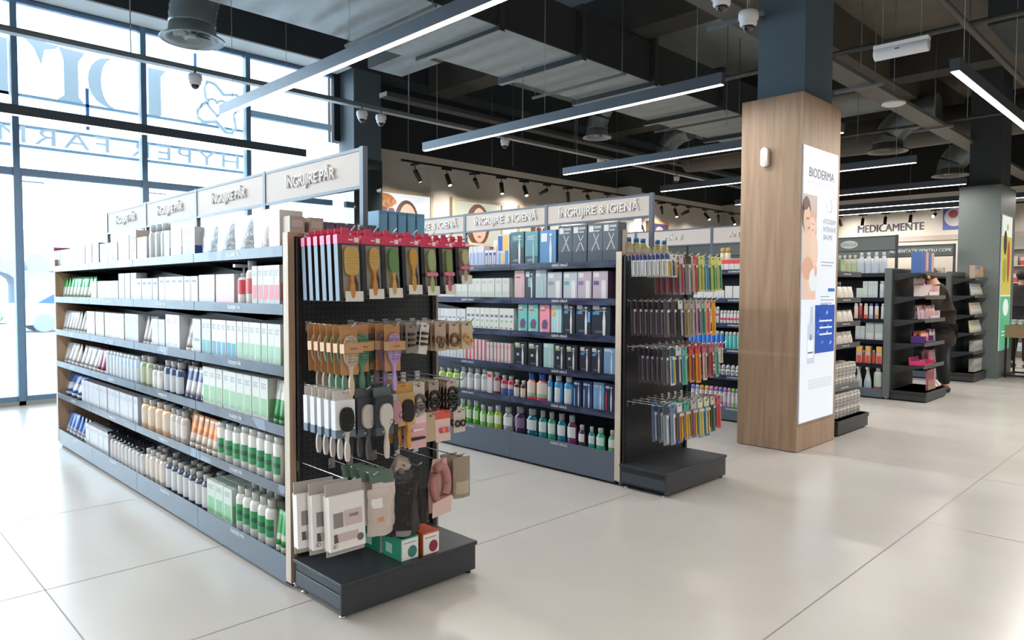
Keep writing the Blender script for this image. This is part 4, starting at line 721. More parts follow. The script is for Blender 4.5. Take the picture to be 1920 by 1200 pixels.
for k, (a, b) in enumerate(((-3.615, -3.491), (-3.486, -3.336), (-3.331, -3.148))):
    brushbox(a, b, C_, .255, '#2f3541', dkb+((('poly', '#5a9bd8', [(.8, .45), (.95, .45), (.95, .75), (.8, .75)]),) if k == 1 else ()), ('left', 'middle', 'right')[k]+' black electric toothbrush carton on the third oral shelf')
boxes('carton', -5.156, -4.785, 8, y, D_, .19, '#e0e4ec', (('f', .3, .7, .1, .9, '#eef1f6'),), 'white slim carton on the fourth oral shelf left of the red ones')
boxes('carton', -4.778, -4.484, 6, y, D_, .2, '#e3e2e4', (('f', .6, 1, 0, 1, '#cf3f55'),), 'white carton with broad red edge on the fourth oral shelf')
boxes('carton', -4.478, -4.171, 7, y, D_, .185, '#e5e6e4', (('f', .75, 1, 0, 1, '#b9434f'), (G, '#b98a8f')), 'white carton with thin red edge on the fourth oral shelf')
gb = (('f', .07, .42, .83, .94, '#dfe4e8'), ('f', .07, .42, .76, .81, '#a8c43c'), (G, '#8f98a3'), ('F', .2, .4, .45, .55, '#c9ced4'))
for k, (a, b, c, st) in enumerate(((-4.140, -3.987, '#2a2f36', gb), (-3.981, -3.823, '#2a2f36', gb), (-3.811, -3.703, '#9fc6c8', (('f', .07, .5, .85, .95, '#e6efef'),)), (-3.698, -3.588, '#31333f', gb), (-3.582, -3.465, '#34343f', gb), (-3.444, -3.336, '#3a3346', dkb), (-3.331, -3.221, '#353744', dkb), (-3.216, -3.105, '#7598c0', (('f', .07, .6, .88, .95, '#dfe9f3'),)))):
    brushbox(a, b, D_, .21, c, st, ('first black and green', 'second black and green', 'mint', 'third black and green', 'fourth black and green', 'plum black', 'charcoal', 'light blue')[k]+' toothbrush carton on the fourth oral shelf')
# bottles levels five and six
sy_ = .6
bots(-5.156, -4.851, 3, y, E_, .19, '#9fc45a', '#e4e8e4', ((.15, .6, '#dfeadf'),), 'round', 'white bottle with green liquid on the fifth oral shelf', tr=.0)
bots(-4.851, -4.478, 4, y, E_, .215, '#b9c2c3', '#e3e6e7', ((.15, .6, '#e6e9ea'),), 'round', 'clear grey mouthwash bottle on the fifth oral shelf')
boxes('carton', -4.471, -4.410, 1, y, E_, .205, '#e3e3e4', (('F', .15, .85, .75, .88, '#cf3434'),), 'narrow white carton with red spot on the fifth oral shelf')
bots(-4.410, -4.325, 1, y, E_, .205, '#83404f', '#d9dbdd', ((.2, .65, '#d8c9cc'),), 'round', 'dark red bottle with white cap on the fifth oral shelf')
for k, (a, b) in enumerate(((-4.318, -4.241), (-4.235, -4.159))): bots(a, b, 1, y, E_, .185, '#a83a4c', '#dcdde0', ((.12, .4, '#3c62a8'), (.42, .62, '#dbc6ca')), 'round', ('left', 'right')[k]+' red and blue labelled bottle on the fifth oral shelf')
for k, (a, b) in enumerate(((-4.159, -4.091), (-4.084, -4.017))): bots(a, b, 1, y, E_, .16, '#4a302c', '#e6e6e4', ((.15, .62, '#e3ddd6'),), 'round', ('left', 'right')[k]+' small brown bottle with white label on the fifth oral shelf')
for k, (a, b) in enumerate(((-4.011, -3.910), (-3.904, -3.782))): bots(a, b, 1, y, E_, .235, '#d58a7a', '#2e5fc0', ((.3, .68, '#f0e2da'), (.18, .3, '#7dbb9a'), (.02, .18, '#d2405c')), 'wash', ('left', 'right')[k]+' peach mouthwash bottle with blue cap', sy=.55)
for k, (a, b) in enumerate(((-3.777, -3.726), (-3.720, -3.626), (-3.615, -3.513))): bots(a, b, 1, y, E_, .235, '#3f8fc8', '#d9e2e8', ((.12, .6, '#e3eaf0', .5),), 'round', ('leftmost', 'middle', 'rightmost')[k]+' bright blue mouthwash bottle on the fifth oral shelf', sy=.6)
for k, (a, b, c) in enumerate(((-3.502, -3.423, '#2f3c62'), (-3.413, -3.321, '#334878'), (-3.311, -3.207, '#6f9cc8'), (-3.202, -3.110, '#2b3652'))):
    brushbox(a, b, E_, .22, c, (('F', .1, .5, .84, .92, '#c9d6e6'), ('poly', '#c3372f' if k == 3 else '#8fb0d8', [(.1, .1), (.22, .1), (.22, .7), (.1, .7)])), ('navy left', 'navy right', 'light blue', 'dark red striped')[k]+' round brush carton at the end of the fifth oral shelf')
for k, (a, b, c, d) in enumerate(((-5.132, -5.054, '#d88aa0', 'pink'), (-5.047, -4.970, '#dfe3e8', 'white'), (-4.963, -4.873, '#4fa6a0', 'teal'))): boxes('carton', a, b, 1, y, F_, .13, c, (('f', .1, .9, .5, .9, '#e9edf0'),), 'small %s carton on the oral care bottom shelf' % d)
def wash(a, b, c, cap, lab, h, label, tr=.35, sy=.55, rows=1): bots(a, b, 1, y, F_, h, c, cap, ((.27, .62, lab),), 'wash', label, tr=tr, sy=sy, rows=rows)
for k, (a, b) in enumerate(((-4.859, -4.764), (-4.757, -4.685), (-4.678, -4.587))): wash(a, b, '#5cb52f', '#d9dedd', '#cfe6c4', .225, ('leftmost', 'second', 'third')[k]+' bright green mouthwash bottle on the bottom shelf')
for k, (a, b) in enumerate(((-4.580, -4.498), (-4.491, -4.404), (-4.397, -4.305))): wash(a, b, ('#7fd04a', '#8fd05a', '#b5c944')[k], '#d6dbdb', '#dfeed4', (.20, .195, .215)[k], ('left', 'middle', 'right')[k]+' lime green mouthwash bottle on the bottom shelf')
wash(-4.299, -4.178, '#b5c0c4', '#c9ced0', '#e6eaec', .215, 'clear mouthwash bottle on the bottom shelf')
wash(-4.165, -4.029, '#3c2c4c', '#8f8b99', '#6b5a7c', .235, 'largest dark purple mouthwash bottle on the bottom shelf')
wash(-4.023, -3.886, '#2b6f86', '#9aa1a8', '#cfe0e6', .235, 'dark teal mouthwash bottle beside the dark purple one')
for k, (a, b, c, l) in enumerate(((-3.875, -3.788, '#2f9a9a', 'teal'), (-3.782, -3.698, '#35b58a', 'sea green'), (-3.681, -3.588, '#2487a8', 'blue'), (-3.577, -3.481, '#7b3f78', 'violet'))): wash(a, b, c, '#9c9fa4', '#dfe9ec', .235, l+' mid sized mouthwash bottle on the bottom shelf')
for k, (a, b, c, l) in enumerate(((-3.465, -3.392, '#5a4358', 'dim purple'), (-3.362, -3.301, '#3fa3a0', 'pale teal'), (-3.291, -3.202, '#35c08a', 'bright mint'), (-3.177, -3.105, '#7fbf8a', 'pale green'))): wash(a, b, c, '#a8abb0', '#dfe9ec', .175, 'small %s mouthwash bottle near the wooden panel' % l, rows=1)
# bottles on top of the middle end panel, and the leaning carton
place(p_box(.10, .05, .24, '#ddd0cb', (('r', .2, .8, .45, .65, '#a9a0a0'), ('r', .1, .3, .1, .2, '#c04a44'), ('f', .1, .9, .1, .9, '#e6dad4'))), 'carton', 'pale pink carton leaning beside the slate X cartons', 'carton', (-3.13, 4.18, 1.60), .25)
yb = p_bottle(.085, .19, '#cfc98f', '#1f6fb5', ((.15, .6, '#d9d9c0'),), 'slope', .8, tr=.3)
for k, (yy, l) in enumerate(((4.25, 'leftmost'), (4.345, 'second'), (4.43, 'third'), (4.545, 'fourth'), (4.62, 'fifth'), (4.71, 'rightmost'))):
    place(yb, 'oil_bottle', l+' yellow oil bottle with blue cap above the middle end panel', 'bottle', (-3.10, yy, 1.60), PI/2)
# ================================================================ deodorant row
y = 6.98; A, B_, C_, D_, E_, F_ = Z3; one = dict(one=True)
boxes('carton', -3.983, -3.669, 5, y, A, .14, '#e6e6e8', (('f', 0, 1, .62, .95, '#d8414c'),), 'white carton with red top band on the deodorant row', d=.06)
bots(-3.977, -3.849, 2, y+.12, A, .27, '#d8c9a8', '#b39a5a', ((.2, .6, '#e3d3c8'),), 'can', 'cream and gold can above the red topped cartons', one=True)
boxes('carton', -4.221, -3.843, 6, y, B_, .11, '#e8ece9', (('poly', '#4f8a52', [(.3, .05), (.7, .05), (.6, .4), (.5, .3)]),), 'low white carton with green leaf print on the deodorant row')
boxes('carton', -3.836, -3.657, 2, y, B_, .155, '#ecedf1', (), 'plain white wide carton on the deodorant row')
bots(-4.009, -3.900, 3, y, C_, .20, '#d3dbe0', '#dfe5e8', ((.5, .62, '#c2365a'),), 'can', 'tall white spray can with crimson ring', one=True)
bots(-3.893, -3.657, 6, y, C_, .16, '#dfe3e6', '#e6e9ea', ((.35, .5, '#cc3f66'),), 'can', 'shorter white spray can with crimson swirl', one=True)
bots(-4.282, -3.843, 8, y, D_, .21, '#3a78cf', '#b9cde0', (), 'can', 'blue spray can on the deodorant row', one=True)
bots(-3.836, -3.651, 4, y, D_, .205, '#5fb9b9', '#cfe3e3', (), 'can', 'turquoise spray can beside the blue ones', one=True)
bots(-3.990, -3.651, 6, y, E_, .135, '#e2e5ea', '#d5dae0', ((.35, .5, '#6d7684', .3),), 'ball', 'rounded white roll-on deodorant', one=True)
cl = (('#8f7fd0', 'lilac'), ('#9fc4ea', 'light blue'), ('#ec9a3c', 'orange'), ('#e8c04a', 'yellow'), ('#d992c8', 'pink'), ('#c078c4', 'magenta'), ('#6f7fc0', 'violet blue'), ('#d48ac0', 'rose'), ('#c79ad8', 'mauve'), ('#8fc84a', 'green'), ('#b0b8c8', 'silver'))
xs_ = (-4.241, -4.187, -4.134, -4.074, -4.015, -3.957, -3.900, -3.849, -3.799, -3.749, -3.700, -3.657)
for k, (c, l) in enumerate(cl): bots(xs_[k], xs_[k+1], 1, y, F_, .225, '#dcdbe6', c, ((.08, .3, c), (.3, .62, '#e9e6ee')), 'can', 'white spray can with %s cap on the deodorant bottom shelf' % l, one=True)
# end shelves behind the wooden column (x face)
def face(pr, name, cat, x, ys, z, label, group=None, **k):
    for i, yy in enumerate(ys): place(pr, name, label, cat, (x, yy, z-.0185), PI/2, (group or label) if len(ys) > 1 else None, **k)
def lns(a, b, n): return [a+(b-a)*(k+.5)/n for k in range(n)]
face(p_bottle(.075, .135, '#dcd8d2', '#c9c2ba', ((.2, .6, '#efece8'),), 'jar', .9, one=True), 'jar', 'jar', -2.78, lns(7.0, 7.24, 3), 1.60, 'white jar on the top of the end shelves behind the wooden column')
face(p_box(.12, .09, .14, '#8fa380', (('f', .1, .9, .1, .6, '#a5b594'),)), 'carton', 'carton', -2.78, [7.33], 1.60, 'sage green carton on the end shelves behind the wooden column')
face(p_bottle(.05, .12, '#4a4038', '#e3e0da', ((.1, .6, '#cfc8b8'),), 'jar', 1, one=True), 'jar', 'jar', -2.9, lns(7.2, 7.7, 6), 1.40, 'dark little jar with pale lid, second end shelf behind the column')
for z, l in ((1.34, 'second'), (1.10, 'third'), (.88, 'fourth')):
    for k, yy in enumerate(lns(7.02, 7.72, 5)): place(p_pouch(.125, .08, .13, '#e3ddd5', ((.2, .8, .2, .6, '#d3c9bd'),)), 'wipes_pack', 'white wipes pack on the %s end shelf behind the wooden column' % l, 'wipes pack', (-2.785, yy, z-.0195), PI/2, 'wipes packs on the %s end shelf' % l)
cn = p_bottle(.085, .115, '#e1dbd4', '#d2cdc6', ((.2, .35, '#8f96a5'), (.45, .6, '#b9b4b0')), 'can', 1, one=True)
for z, l, q in ((.46, 'lower', 2), (.17, 'bottom', 2)):
    for lay in range(q):
        for row in range(2):
            for yy in lns(7.0, 7.76, 8): place(cn, 'can', 'small white tin stacked on the %s end shelf behind the column' % l, 'tin', (-2.70-(.02 if z < .3 else .07)-row*.1, yy, z-.018+lay*.118), PI/2, 'white tins on the %s end shelf' % l)
# ================================================================ baby row
y = 9.90; A, B_, C_, D_, E_, F_ = Z4
bots(-3.787, -3.522, 4, y, A, .27, '#b9c4a8', '#dfe3dc', ((.1, .6, '#a9b592'),), 'round', 'pale green tall bottle on the baby care top shelf', one=True)
bots(-3.522, -3.151, 4, y, A, .30, '#dde5ee', '#e6ebf0', ((.1, .55, '#c9d8ea'),), 'slope', 'tall white baby lotion bottle on the baby care top shelf', one=True)
boxes('carton', -3.522, -3.428, 1, y, B_, .15, '#cfe0da', (), 'pale mint low carton on the second baby care shelf')
boxes('carton', -3.441, -3.255, 3, y, B_, .24, '#d5e3e2', (('r', 0, 1, 0, 1, '#3b5b78'), (G, gr)), 'tall pale mint carton on the second baby care shelf')
bots(-3.242, -3.164, 1, y, B_, .24, '#e6e6ea', '#dcdfe6', ((.1, .5, '#cfd8e6'),), 'flat', 'white bottle at the end of the second baby care shelf', one=True)
for k, (a, b, c, l) in enumerate(((-3.550, -3.495, '#e6dcd3', 'cream'), (-3.488, -3.441, '#a83c3c', 'dark red'), (-3.428, -3.374, '#e9dcd4', 'red dotted'), (-3.361, -3.308, '#dfe3ef', 'blue capped'), (-3.295, -3.242, '#ecdfd4', 'brown dotted'), (-3.216, -3.164, '#e9e9ee', 'plain white'))):
    bots(a, b, 1, y, C_, .225, c, ('#3f58a8' if k in (3, 4) else '#e3e3e6'), ((.1, .35, ('#c9b0a0', '#7c2626', '#d0584a', '#9aa8cc', '#b08a6a', '#dfe3ea')[k]),), 'flat', l+' bottle on the third baby care shelf', one=True)
boxes('carton', -3.522, -3.401, 2, y, D_, .2, '#d3dfdf', LN, 'tall white mint carton on the fourth baby care shelf')
boxes('carton', -3.394, -3.177, 2, y, D_, .25, '#c3d5d6', (('f', .1, .9, .1, .45, '#e3ecee'),), 'wide pale blue gift carton on the fourth baby care shelf')
for k, (a, b) in enumerate(((-3.509, -3.434), (-3.394, -3.328), (-3.255, -3.183))): boxes('carton', a, b, 1, y, E_, .25, '#e6c9c0', (('f', .1, .9, .7, .95, '#e6b83c'), ('f', .1, .9, .1, .5, '#cf5a50')), ('left', 'middle', 'right')[k]+' red and yellow carton on the fifth baby care shelf')
bots(-3.434, -3.394, 1, y, E_, .19, '#a8433c', '#d8a0a0', (), 'round', 'left small red bottle on the fifth baby care shelf', one=True)
bots(-3.321, -3.262, 1, y, E_, .2, '#b0483f', '#c9b0b0', (), 'round', 'right small red bottle on the fifth baby care shelf', one=True)
for k, (a, b) in enumerate(((-3.522, -3.428), (-3.414, -3.314))): bots(a, b, 1, y, F_, .31, '#dfe6ee', '#eef1f4', ((.1, .35, '#b9cfe6'),), 'trigger', ('left', 'right')[k]+' white trigger spray bottle on the baby care bottom shelf', one=True)
bots(-3.295, -3.177, 1, y, F_, .30, '#e9ecea', '#d9dee0', ((.15, .6, '#cfe6dc'), (.08, .15, '#c84a50')), 'round', 'white detergent bottle with red line on the baby care bottom shelf', one=True)
# candy coloured end shelves
for k, (yy, c) in enumerate(((10.04, '#4f6fae'), (10.12, '#4f6fae'), (10.24, '#c79a92'), (10.36, '#4f6fae'), (10.48, '#c9a096'))): place(p_box(.11 if k > 1 else .07, .12, .27, c, (('r', 0, 1, 0, 1, '#5d7cba'), ('F', .2, .8, .2, .8, '#e3c3bb' if k in (2, 4) else c))), 'carton', ('outer left blue', 'inner left blue', 'left pink fronted', 'right blue', 'right pink fronted')[k]+' carton standing on top of the candy end shelves', 'carton', (-2.83, yy, 1.64), PI/2)
def tray(x, y0, y1, z, c, items, label, h=.07):
    t = thing('display_tray', label, 'display box', (x, y0, z)); L = y1-y0; m = mt(c, .4)
    ob('tray', MB().box(-.09, .09, 0, .006, 0, h*1.6, m).box(-.09, .09, L-.006, L, 0, h*1.6, m).box(.084, .09, 0, L, 0, h*.7, m).box(-.09, -.084, 0, L, 0, h*2.6, m).box(-.09, .09, 0, L, 0, .005, m), t)
    return t
def packs(x, y0, y1, z, n, cols, h, label, w=.03, rows=1):
    for q in range(rows):
        for k in range(n):
            c = cols[k % len(cols)]; place(p_box(w, .02, h*random.uniform(.85, 1.05), c, (('f', .15, .85, .55, .85, '#efe3e6'),)), 'small_packet', label, 'packet', (x-q*.07, y0+(y1-y0)*(k+.5)/n, z+.01), PI/2+random.uniform(-.1, .1), label, rx=-.1)
tray(-2.80, 10.12, 10.58, 1.337, '#e6d5cf', 0, 'white and pink cardboard tray on the second candy shelf', .09); packs(-2.77, 10.14, 10.56, 1.337, 11, ('#d98aa0', '#e6b5bd', '#c96a86', '#ecd0d4'), .16, 'pink lipstick packet in the second shelf tray', rows=2)
packs(-2.78, 9.98, 10.18, 1.042, 5, ('#c9a2b8', '#9f86b0', '#e0b060', '#d9c3cc'), .16, 'mixed lip balm packet on the left of the third candy shelf')
tray(-2.80, 10.2, 10.64, 1.042, '#d9c3cf', 0, 'pale lilac tray on the third candy shelf', .07); packs(-2.77, 10.22, 10.62, 1.042, 10, ('#e09a8a', '#d97a9a', '#efc06a', '#c98ab8', '#e8c9d0'), .17, 'coral and pink packet in the third shelf tray', rows=2)
tray(-2.80, 10.05, 10.38, .737, '#5a3a86', 0, 'purple and orange tray on the fourth candy shelf', .06); packs(-2.77, 10.07, 10.36, .737, 9, ('#ee8a3a', '#e8604a', '#f2b04a', '#d9466a'), .14, 'orange packet in the purple tray', rows=2)
packs(-2.77, 10.40, 10.66, .737, 7, ('#5d5560', '#d9d3d9', '#8a7f8c', '#c66a90'), .16, 'black and white packet on the fourth candy shelf', rows=2)
tray(-2.80, 10.0, 10.4, .452, '#d8487a', 0, 'hot pink and purple tray on the fifth candy shelf', .04); packs(-2.80, 10.02, 10.38, .452, 7, ('#c83a78', '#6a3a9a', '#e0608c'), .07, 'flat magenta packet in the hot pink tray')
packs(-2.77, 10.42, 10.70, .452, 6, ('#cf8a94', '#b9606c', '#e3b0b8'), .17, 'dusty pink packet on the fifth candy shelf', rows=2)
for k, yy in enumerate(lns(10.18, 10.42, 5)): place(p_box(.04, .03, .26, '#b8707a', (('f', .1, .9, .02, .15, '#9ac26a'), ('f', .1, .9, .5, .95, '#7c3f4c'))), 'toothbrush_pack', 'tall red and green pack on the candy bottom shelf', 'packet', (-2.72, yy, .132), PI/2, 'tall packs on the candy bottom shelf')
place(p_box(.06, .05, .27, '#d9b3b0', ()), 'carton', 'tall plain pink carton right of the red and green packs', 'carton', (-2.73, 10.47, .132), PI/2)
for k, (yy, c) in enumerate(((10.56, '#8f86c0'), (10.63, '#d9d0c8'), (10.70, '#a98a72'), (10.77, '#e0d6cc'))): place(p_pouch(.09, .05, .1, c, ()), 'small_bag', ('violet', 'cream', 'brown', 'ivory')[k]+' small bag lying on the candy bottom shelf', 'bag', (-2.73, yy, .132), PI/2, None, rx=-.5)
# pouch end shelves
for k, yy in enumerate(lns(12.90, 13.26, 4)): place(p_box(.085, .07, .2, '#dcc2ae', (('F', .1, .9, .7, .95, '#6f9cc0'), ('F', .1, .9, .1, .5, '#e6cfc0'))), 'carton', 'pale carton with blue top on the pouch end shelves', 'carton', (-2.86, yy, 1.615), PI/2, 'pale cartons on the pouch end shelves')
place(p_box(.11, .08, .19, '#e0a95c', (('F', .1, .9, .1, .5, '#ecc68a'),)), 'carton', 'orange carton at the right end of the pouch shelves top', 'carton', (-2.86, 13.36, 1.615), PI/2)
for z, l, c in ((1.36, 'second', '#b3b5bb'), (1.06, 'third', '#c9b9a8'), (.78, 'fourth', '#c3c2a8')):
    for k, yy in enumerate(lns(12.78, 13.46, 8)): place(p_pouch(.08, .04, .19, c if k < 4 else '#b5bcae', ((.2, .8, .2, .5, '#e0dcd6'),)), 'food_pouch', 'grey fruit puree pouch on the %s of the pouch shelves' % l, 'pouch', (-2.84, yy, z-.0145), PI/2, 'pouches on the %s pouch shelf' % l, rx=-.15)
for z, l, n in ((.48, 'fifth', 5), (.16, 'bottom', 5)): face(p_box(.085, .08, .17+.03*(z < .3), '#dcdad0', (('F', .2, .8, .3, .6, '#8d94a0'),)), 'carton', 'carton', -2.85, lns(12.98, 13.46, n), z, 'white milk carton on the %s of the pouch shelves' % l)
boxes('carton', -3.848, -3.228, 5, 12.76, 1.66, .15, '#e0e4dd', (('F', .2, .8, .55, .65, '#cc4a44'), ('F', .4, .9, .15, .3, '#4fa088')), 'white infant food carton under the infant food header sign', d=.1)
# ================================================================ hanging goods of the nearest end display (origin = hook hole)
def hook(x0, x1, y, z, group, label):
    x0 += .0008
    tag(ob('display_hook', MB().tube([(x0+.005, y-.012, z-.03), (x0+.005, y-.012, z), (x0+.012, y, z), (x1-.03, y, z-.004), (x1, y, z+.018)], .0032, chrome, 6).box(x0, x0+.003, y-.018, y+.018, z-.04, z+.01, chrome)), label, 'hook', group)
def brushshape(b, cx, z0, hl, hh, hw, m_handle, m_head, pins=None, oval=True, y=-.02, flat=False):
    """handle from z0 up, oval head above; front towards -Y"""
    top = z0+hl+hh*.12; ws = []
    for k in range(11):      # rounded grip, narrow neck, flaring into the head
        t = k/10; wv = (.0115*math.sin(PI*min(1, t*1.35+.12))**.5 if t < .62 else .0072)+(.0 if t < .75 else (hw*.24)*((t-.75)/.25)**2)
        ws.append((max(.0055, wv), z0+(top-z0)*t))
    out = [(cx-w_, z_) for w_, z_ in reversed(ws)]+[(cx-.004, z0-.004), (cx+.004, z0-.004)]+[(cx+w_, z_) for w_, z_ in ws]
    b.prism(out, y-.006, y+.008, m_handle)
    cz = z0+hl+hh/2; P_ = [(cx+hw/2*math.copysign(abs(math.cos(a))**(.75 if oval else .45), math.cos(a)), cz+hh/2*math.copysign(abs(math.sin(a))**(.8 if oval else .45), math.sin(a))) for a in [2*PI*k/22 for k in range(22)]]
    b.prism(P_, y-.009, y+.004, m_head)
    if pins:
        n = int(hw/.011)
        for i in range(n):
            for j in range(int(hh/.013)):
                px, pz = cx-hw/2+(i+.5)*hw/n, cz-hh/2+(j+.5)*.013
                if ((px-cx)/(hw*.45))**2+((pz-cz)/(hh*.46))**2 < 1: b.add([(px-.0012, y-.009, pz), (px+.0012, y-.009, pz), (px, y-.009, pz+.002), (px+.002, y-.022, pz+.003)], [(0, 1, 3), (1, 2, 3), (2, 0, 3)], pins)
    return b
pink = mt('#d8305e', .4); pinkl = mt('#e889b0', .4); wood = mt('#cfa25c', .5, noise=.2, scale=20, stretch=(6, 6, 1))
def p_brushcarton(w, d, h, side, head, handle, pins, sticker=True, hh=.1, hw=.055, oval=True, strap=None):
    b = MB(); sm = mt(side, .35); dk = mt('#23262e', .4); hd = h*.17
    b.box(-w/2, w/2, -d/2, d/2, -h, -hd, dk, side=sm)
    b.quad((-w/2+.02, -d/2-.0006, -h+.012), (w/2-.004, -d/2-.0006, -h+.012), (w/2-.004, -d/2-.0006, -hd-.006), (-w/2+.02, -d/2-.0006, -hd-.006), mt('#8c8478', .3))
    H = MB().box(-w/2-.001, w/2+.001, -d/2-.001, d/2+.001, -hd, -.012, pink, side=pinkl).box(-w*.3, w*.05, -d/2, -d/2+.002, -.014, .018, pink); H.box(w*.0, w*.2, -d/2-.0016, -d/2-.001, -hd*.72, -hd*.6, mt('#f3d5de', .4))
    H.box(w*.26, w*.48, -d/2-.002, -d/2-.001, -hd*.85, -hd*.45, mt('#efe9e6', .4))
    B = MB(); brushshape(B, .006, -h+.015, h-hd-hh-.03, hh, hw, mt(handle, .5), mt(head, .5), mt('#caa75a', .5) if pins else None, oval, -d/2-.009)
    B.prism([(.016, -h+.03), (w*.34, -h+.035), (w*.36, -h+(h-hd-hh)*.6), (.02, -h+(h-hd-hh)*.95), (.014, -h+.09)], -d/2-.006, -d/2-.002, mt('#3a3338', .5))
    out = [('carton', b.mesh('carton')), ('header', H.mesh('header')), ('hairbrush', B.mesh('hairbrush'))]
    if sticker: out.append(('price_sticker', MB().box(-w/2+.022, w/2+.003, -d/2-.013, -d/2-.011, -h-.004, -h+.04, mt('#e3dfda', .5)).mesh('price_sticker')))
    if strap: out.append(('strap', MB().box(-w/2+.015, w/2-.01, -d/2-.022, -d/2-.01, -h*.68, -h*.62, mt(strap, .4)).mesh('strap')))
    return out
rows1 = ((1.645, 6, .105, .295, '#6a7c90', '#c9a960', '#c8893f', 1, .12, .066, False, None, 'pins facing out'), (1.758, 4, .095, .285, '#6a7c90', '#c9a35c', '#c8893f', 1, .10, .05, True, None, 'with an oval wooden head'), (1.858, 3, .095, .28, '#5c6b7c', '#5f8a55', '#c9a45c', 0, .11, .052, True, None, 'with a green oval head'),  # blue-grey sides: window reflection on navy card put into the colour
    (1.970, 4, .095, .265, '#15181f', '#cfa33f', '#c99a45', 1, .08, .04, True, None, 'small with yellow head'), (2.075, 4, .09, .27, '#15181f', '#9fae78', '#9fae78', 0, .10, .045, True, '#e07a98', 'pale green with pink strap'), (2.18, 4, .085, .265, '#15181f', '#7f9960', '#b56a78', 1, .11, .035, False, '#e07a98', 'dark green vented'), (2.285, 4, .085, .215, '#15181f', '#b7b58c', '#b0a08a', 0, .07, .04, True, '#e07a98', 'shortest, at the outer edge'))
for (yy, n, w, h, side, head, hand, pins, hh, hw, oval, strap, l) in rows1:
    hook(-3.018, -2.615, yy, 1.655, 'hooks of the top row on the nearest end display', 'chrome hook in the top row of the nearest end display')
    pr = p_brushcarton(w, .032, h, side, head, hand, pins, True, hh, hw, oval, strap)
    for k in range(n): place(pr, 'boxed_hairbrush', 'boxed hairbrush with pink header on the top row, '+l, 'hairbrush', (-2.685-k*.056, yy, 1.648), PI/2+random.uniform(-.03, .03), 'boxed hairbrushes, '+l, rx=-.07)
def p_kraftbrush(col, hand, w=.085):
    b = MB().box(-w/2, w/2, .002, .004, -.2, .012, mt('#b98a5e', .7)); s = MB().box(-w/2-.004, w/2+.004, -.034, .0, -.105, -.065, mt('#c2966a', .7), side=mt('#e0c8ab', .7))
    s.quad((-w*.2, -.0345, -.09), (w*.2, -.0345, -.09), (w*.2, -.0345, -.083), (-w*.2, -.0345, -.083), mt('#8f6a48', .6)); B = MB()
    brushshape(B, 0, -.285, .12, .135, w*.8, mt(hand, .5), mt(col, .5, noise=.35, scale=60), mt('#4c4a44', .6) if w > .08 else None, True, -.008)
    return [('backing_card', b.mesh('backing_card')), ('hairbrush', B.mesh('hairbrush')), ('paper_sleeve', s.mesh('paper_sleeve'))]
hook(-3.018, -2.61, 1.645, 1.245, 'hooks of the second row on the nearest end display', 'chrome hook in the second row of the nearest end display')
for k, (c, l) in enumerate((('#c9b6a2', 'front beige'), ('#6f9a84', 'front mint'), ('#7aa58f', 'middle mint'), ('#8fb5a0', 'rear mint'), ('#b7a796', 'rear beige'), ('#a99a8d', 'innermost taupe'))): place(p_kraftbrush(c, c), 'carded_hairbrush', l+' detangling brush on a brown card, left hook of the second row', 'hairbrush', (-2.66-k*.055, 1.64, 1.235), PI/2, rx=-.05)
for k, (yy, c, l) in enumerate(((1.735, '#5f8f74', 'green'), (1.80, '#4c6a58', 'dim dark green'))):
    for q in range(2): place(p_kraftbrush(c, c), 'carded_hairbrush', ('front ', 'rear ')[q]+l+' detangling brush on a brown card, second row', 'hairbrush', (-2.72-q*.07-k*.05, yy, 1.235), PI/2, rx=-.03)
hook(-3.018, -2.61, 1.87, 1.245, 'hooks of the second row on the nearest end display', 'chrome hook in the second row of the nearest end display')
for k, (c, l) in enumerate((('#b79ad0', 'front lilac'), ('#a58cba', 'middle lilac'), ('#9b8ba0', 'rear mauve'))): place(p_kraftbrush(c, c), 'carded_hairbrush', l+' detangling brush on a brown card, right of the green ones', 'hairbrush', (-2.66-k*.07, 1.865, 1.235), PI/2, rx=-.03)
def p_card(w, h, col, items, hdr=None, y=-.006, d=.012):
    """items: list of ('ring'|'clip'|'blob', x, z, size, colour)"""
    b = MB().box(-w/2, w/2, 0, .002, -h, .01, mt(col, .5))
    if hdr: b.box(-w/2-.001, w/2+.001, -.001, .003, -h*.22, .011, mt(hdr, .5))
    b.box(-w*.12, w*.12, -.0006, 0, -.012, -.004, mt('#5b5148', .6)); I = MB()
    for it in items:
        m = mt(it[4], .5)
        if it[0] == 'ring': I.tube([(it[1]+it[3]*math.cos(a), -.008, it[2]+it[3]*math.sin(a)) for a in [2*PI*k/12 for k in range(13)]], it[3]*.34, m, 6)
        elif it[0] == 'clip': I.prism([(it[1]-it[3], it[2]), (it[1]+it[3], it[2]+.004), (it[1]+it[3], it[2]+.012), (it[1]-it[3], it[2]+.014)], -.012, 0, m)
        else: I.lathe([(it[3]*.6, it[2]-it[3]), (it[3], it[2]), (it[3]*.6, it[2]+it[3])], m, 10, it[1], -.006, 1, .5)
    return [('backing_card', b.mesh('backing_card')), ('accessories', I.mesh('accessories'))]
def hang(pr, name, cat, yy, z, n, label, x0=-2.67, dx=.035, rx=-.03, rj=.05, ry=0):
    for k in range(n): place(pr, name, label, cat, (x0-k*dx, yy, z-.006), PI/2+random.uniform(-rj, rj), label if n > 1 else None, rx=rx, ry=ry)
hk = lambda yy, z, r, x=-2.62: hook(-3.018, x, yy, z, 'hooks of the %s row on the nearest end display' % r, 'chrome hook in the %s row of the nearest end display' % r)
for yy in (1.985, 2.07, 2.15, 2.24, 2.32): hk(yy, 1.245, 'second')
clip = [('clip', 0, -.05, .018, '#2a221f'), ('clip', 0, -.075, .018, '#3a2a26'), ('clip', 0, -.1, .018, '#2a221f')]
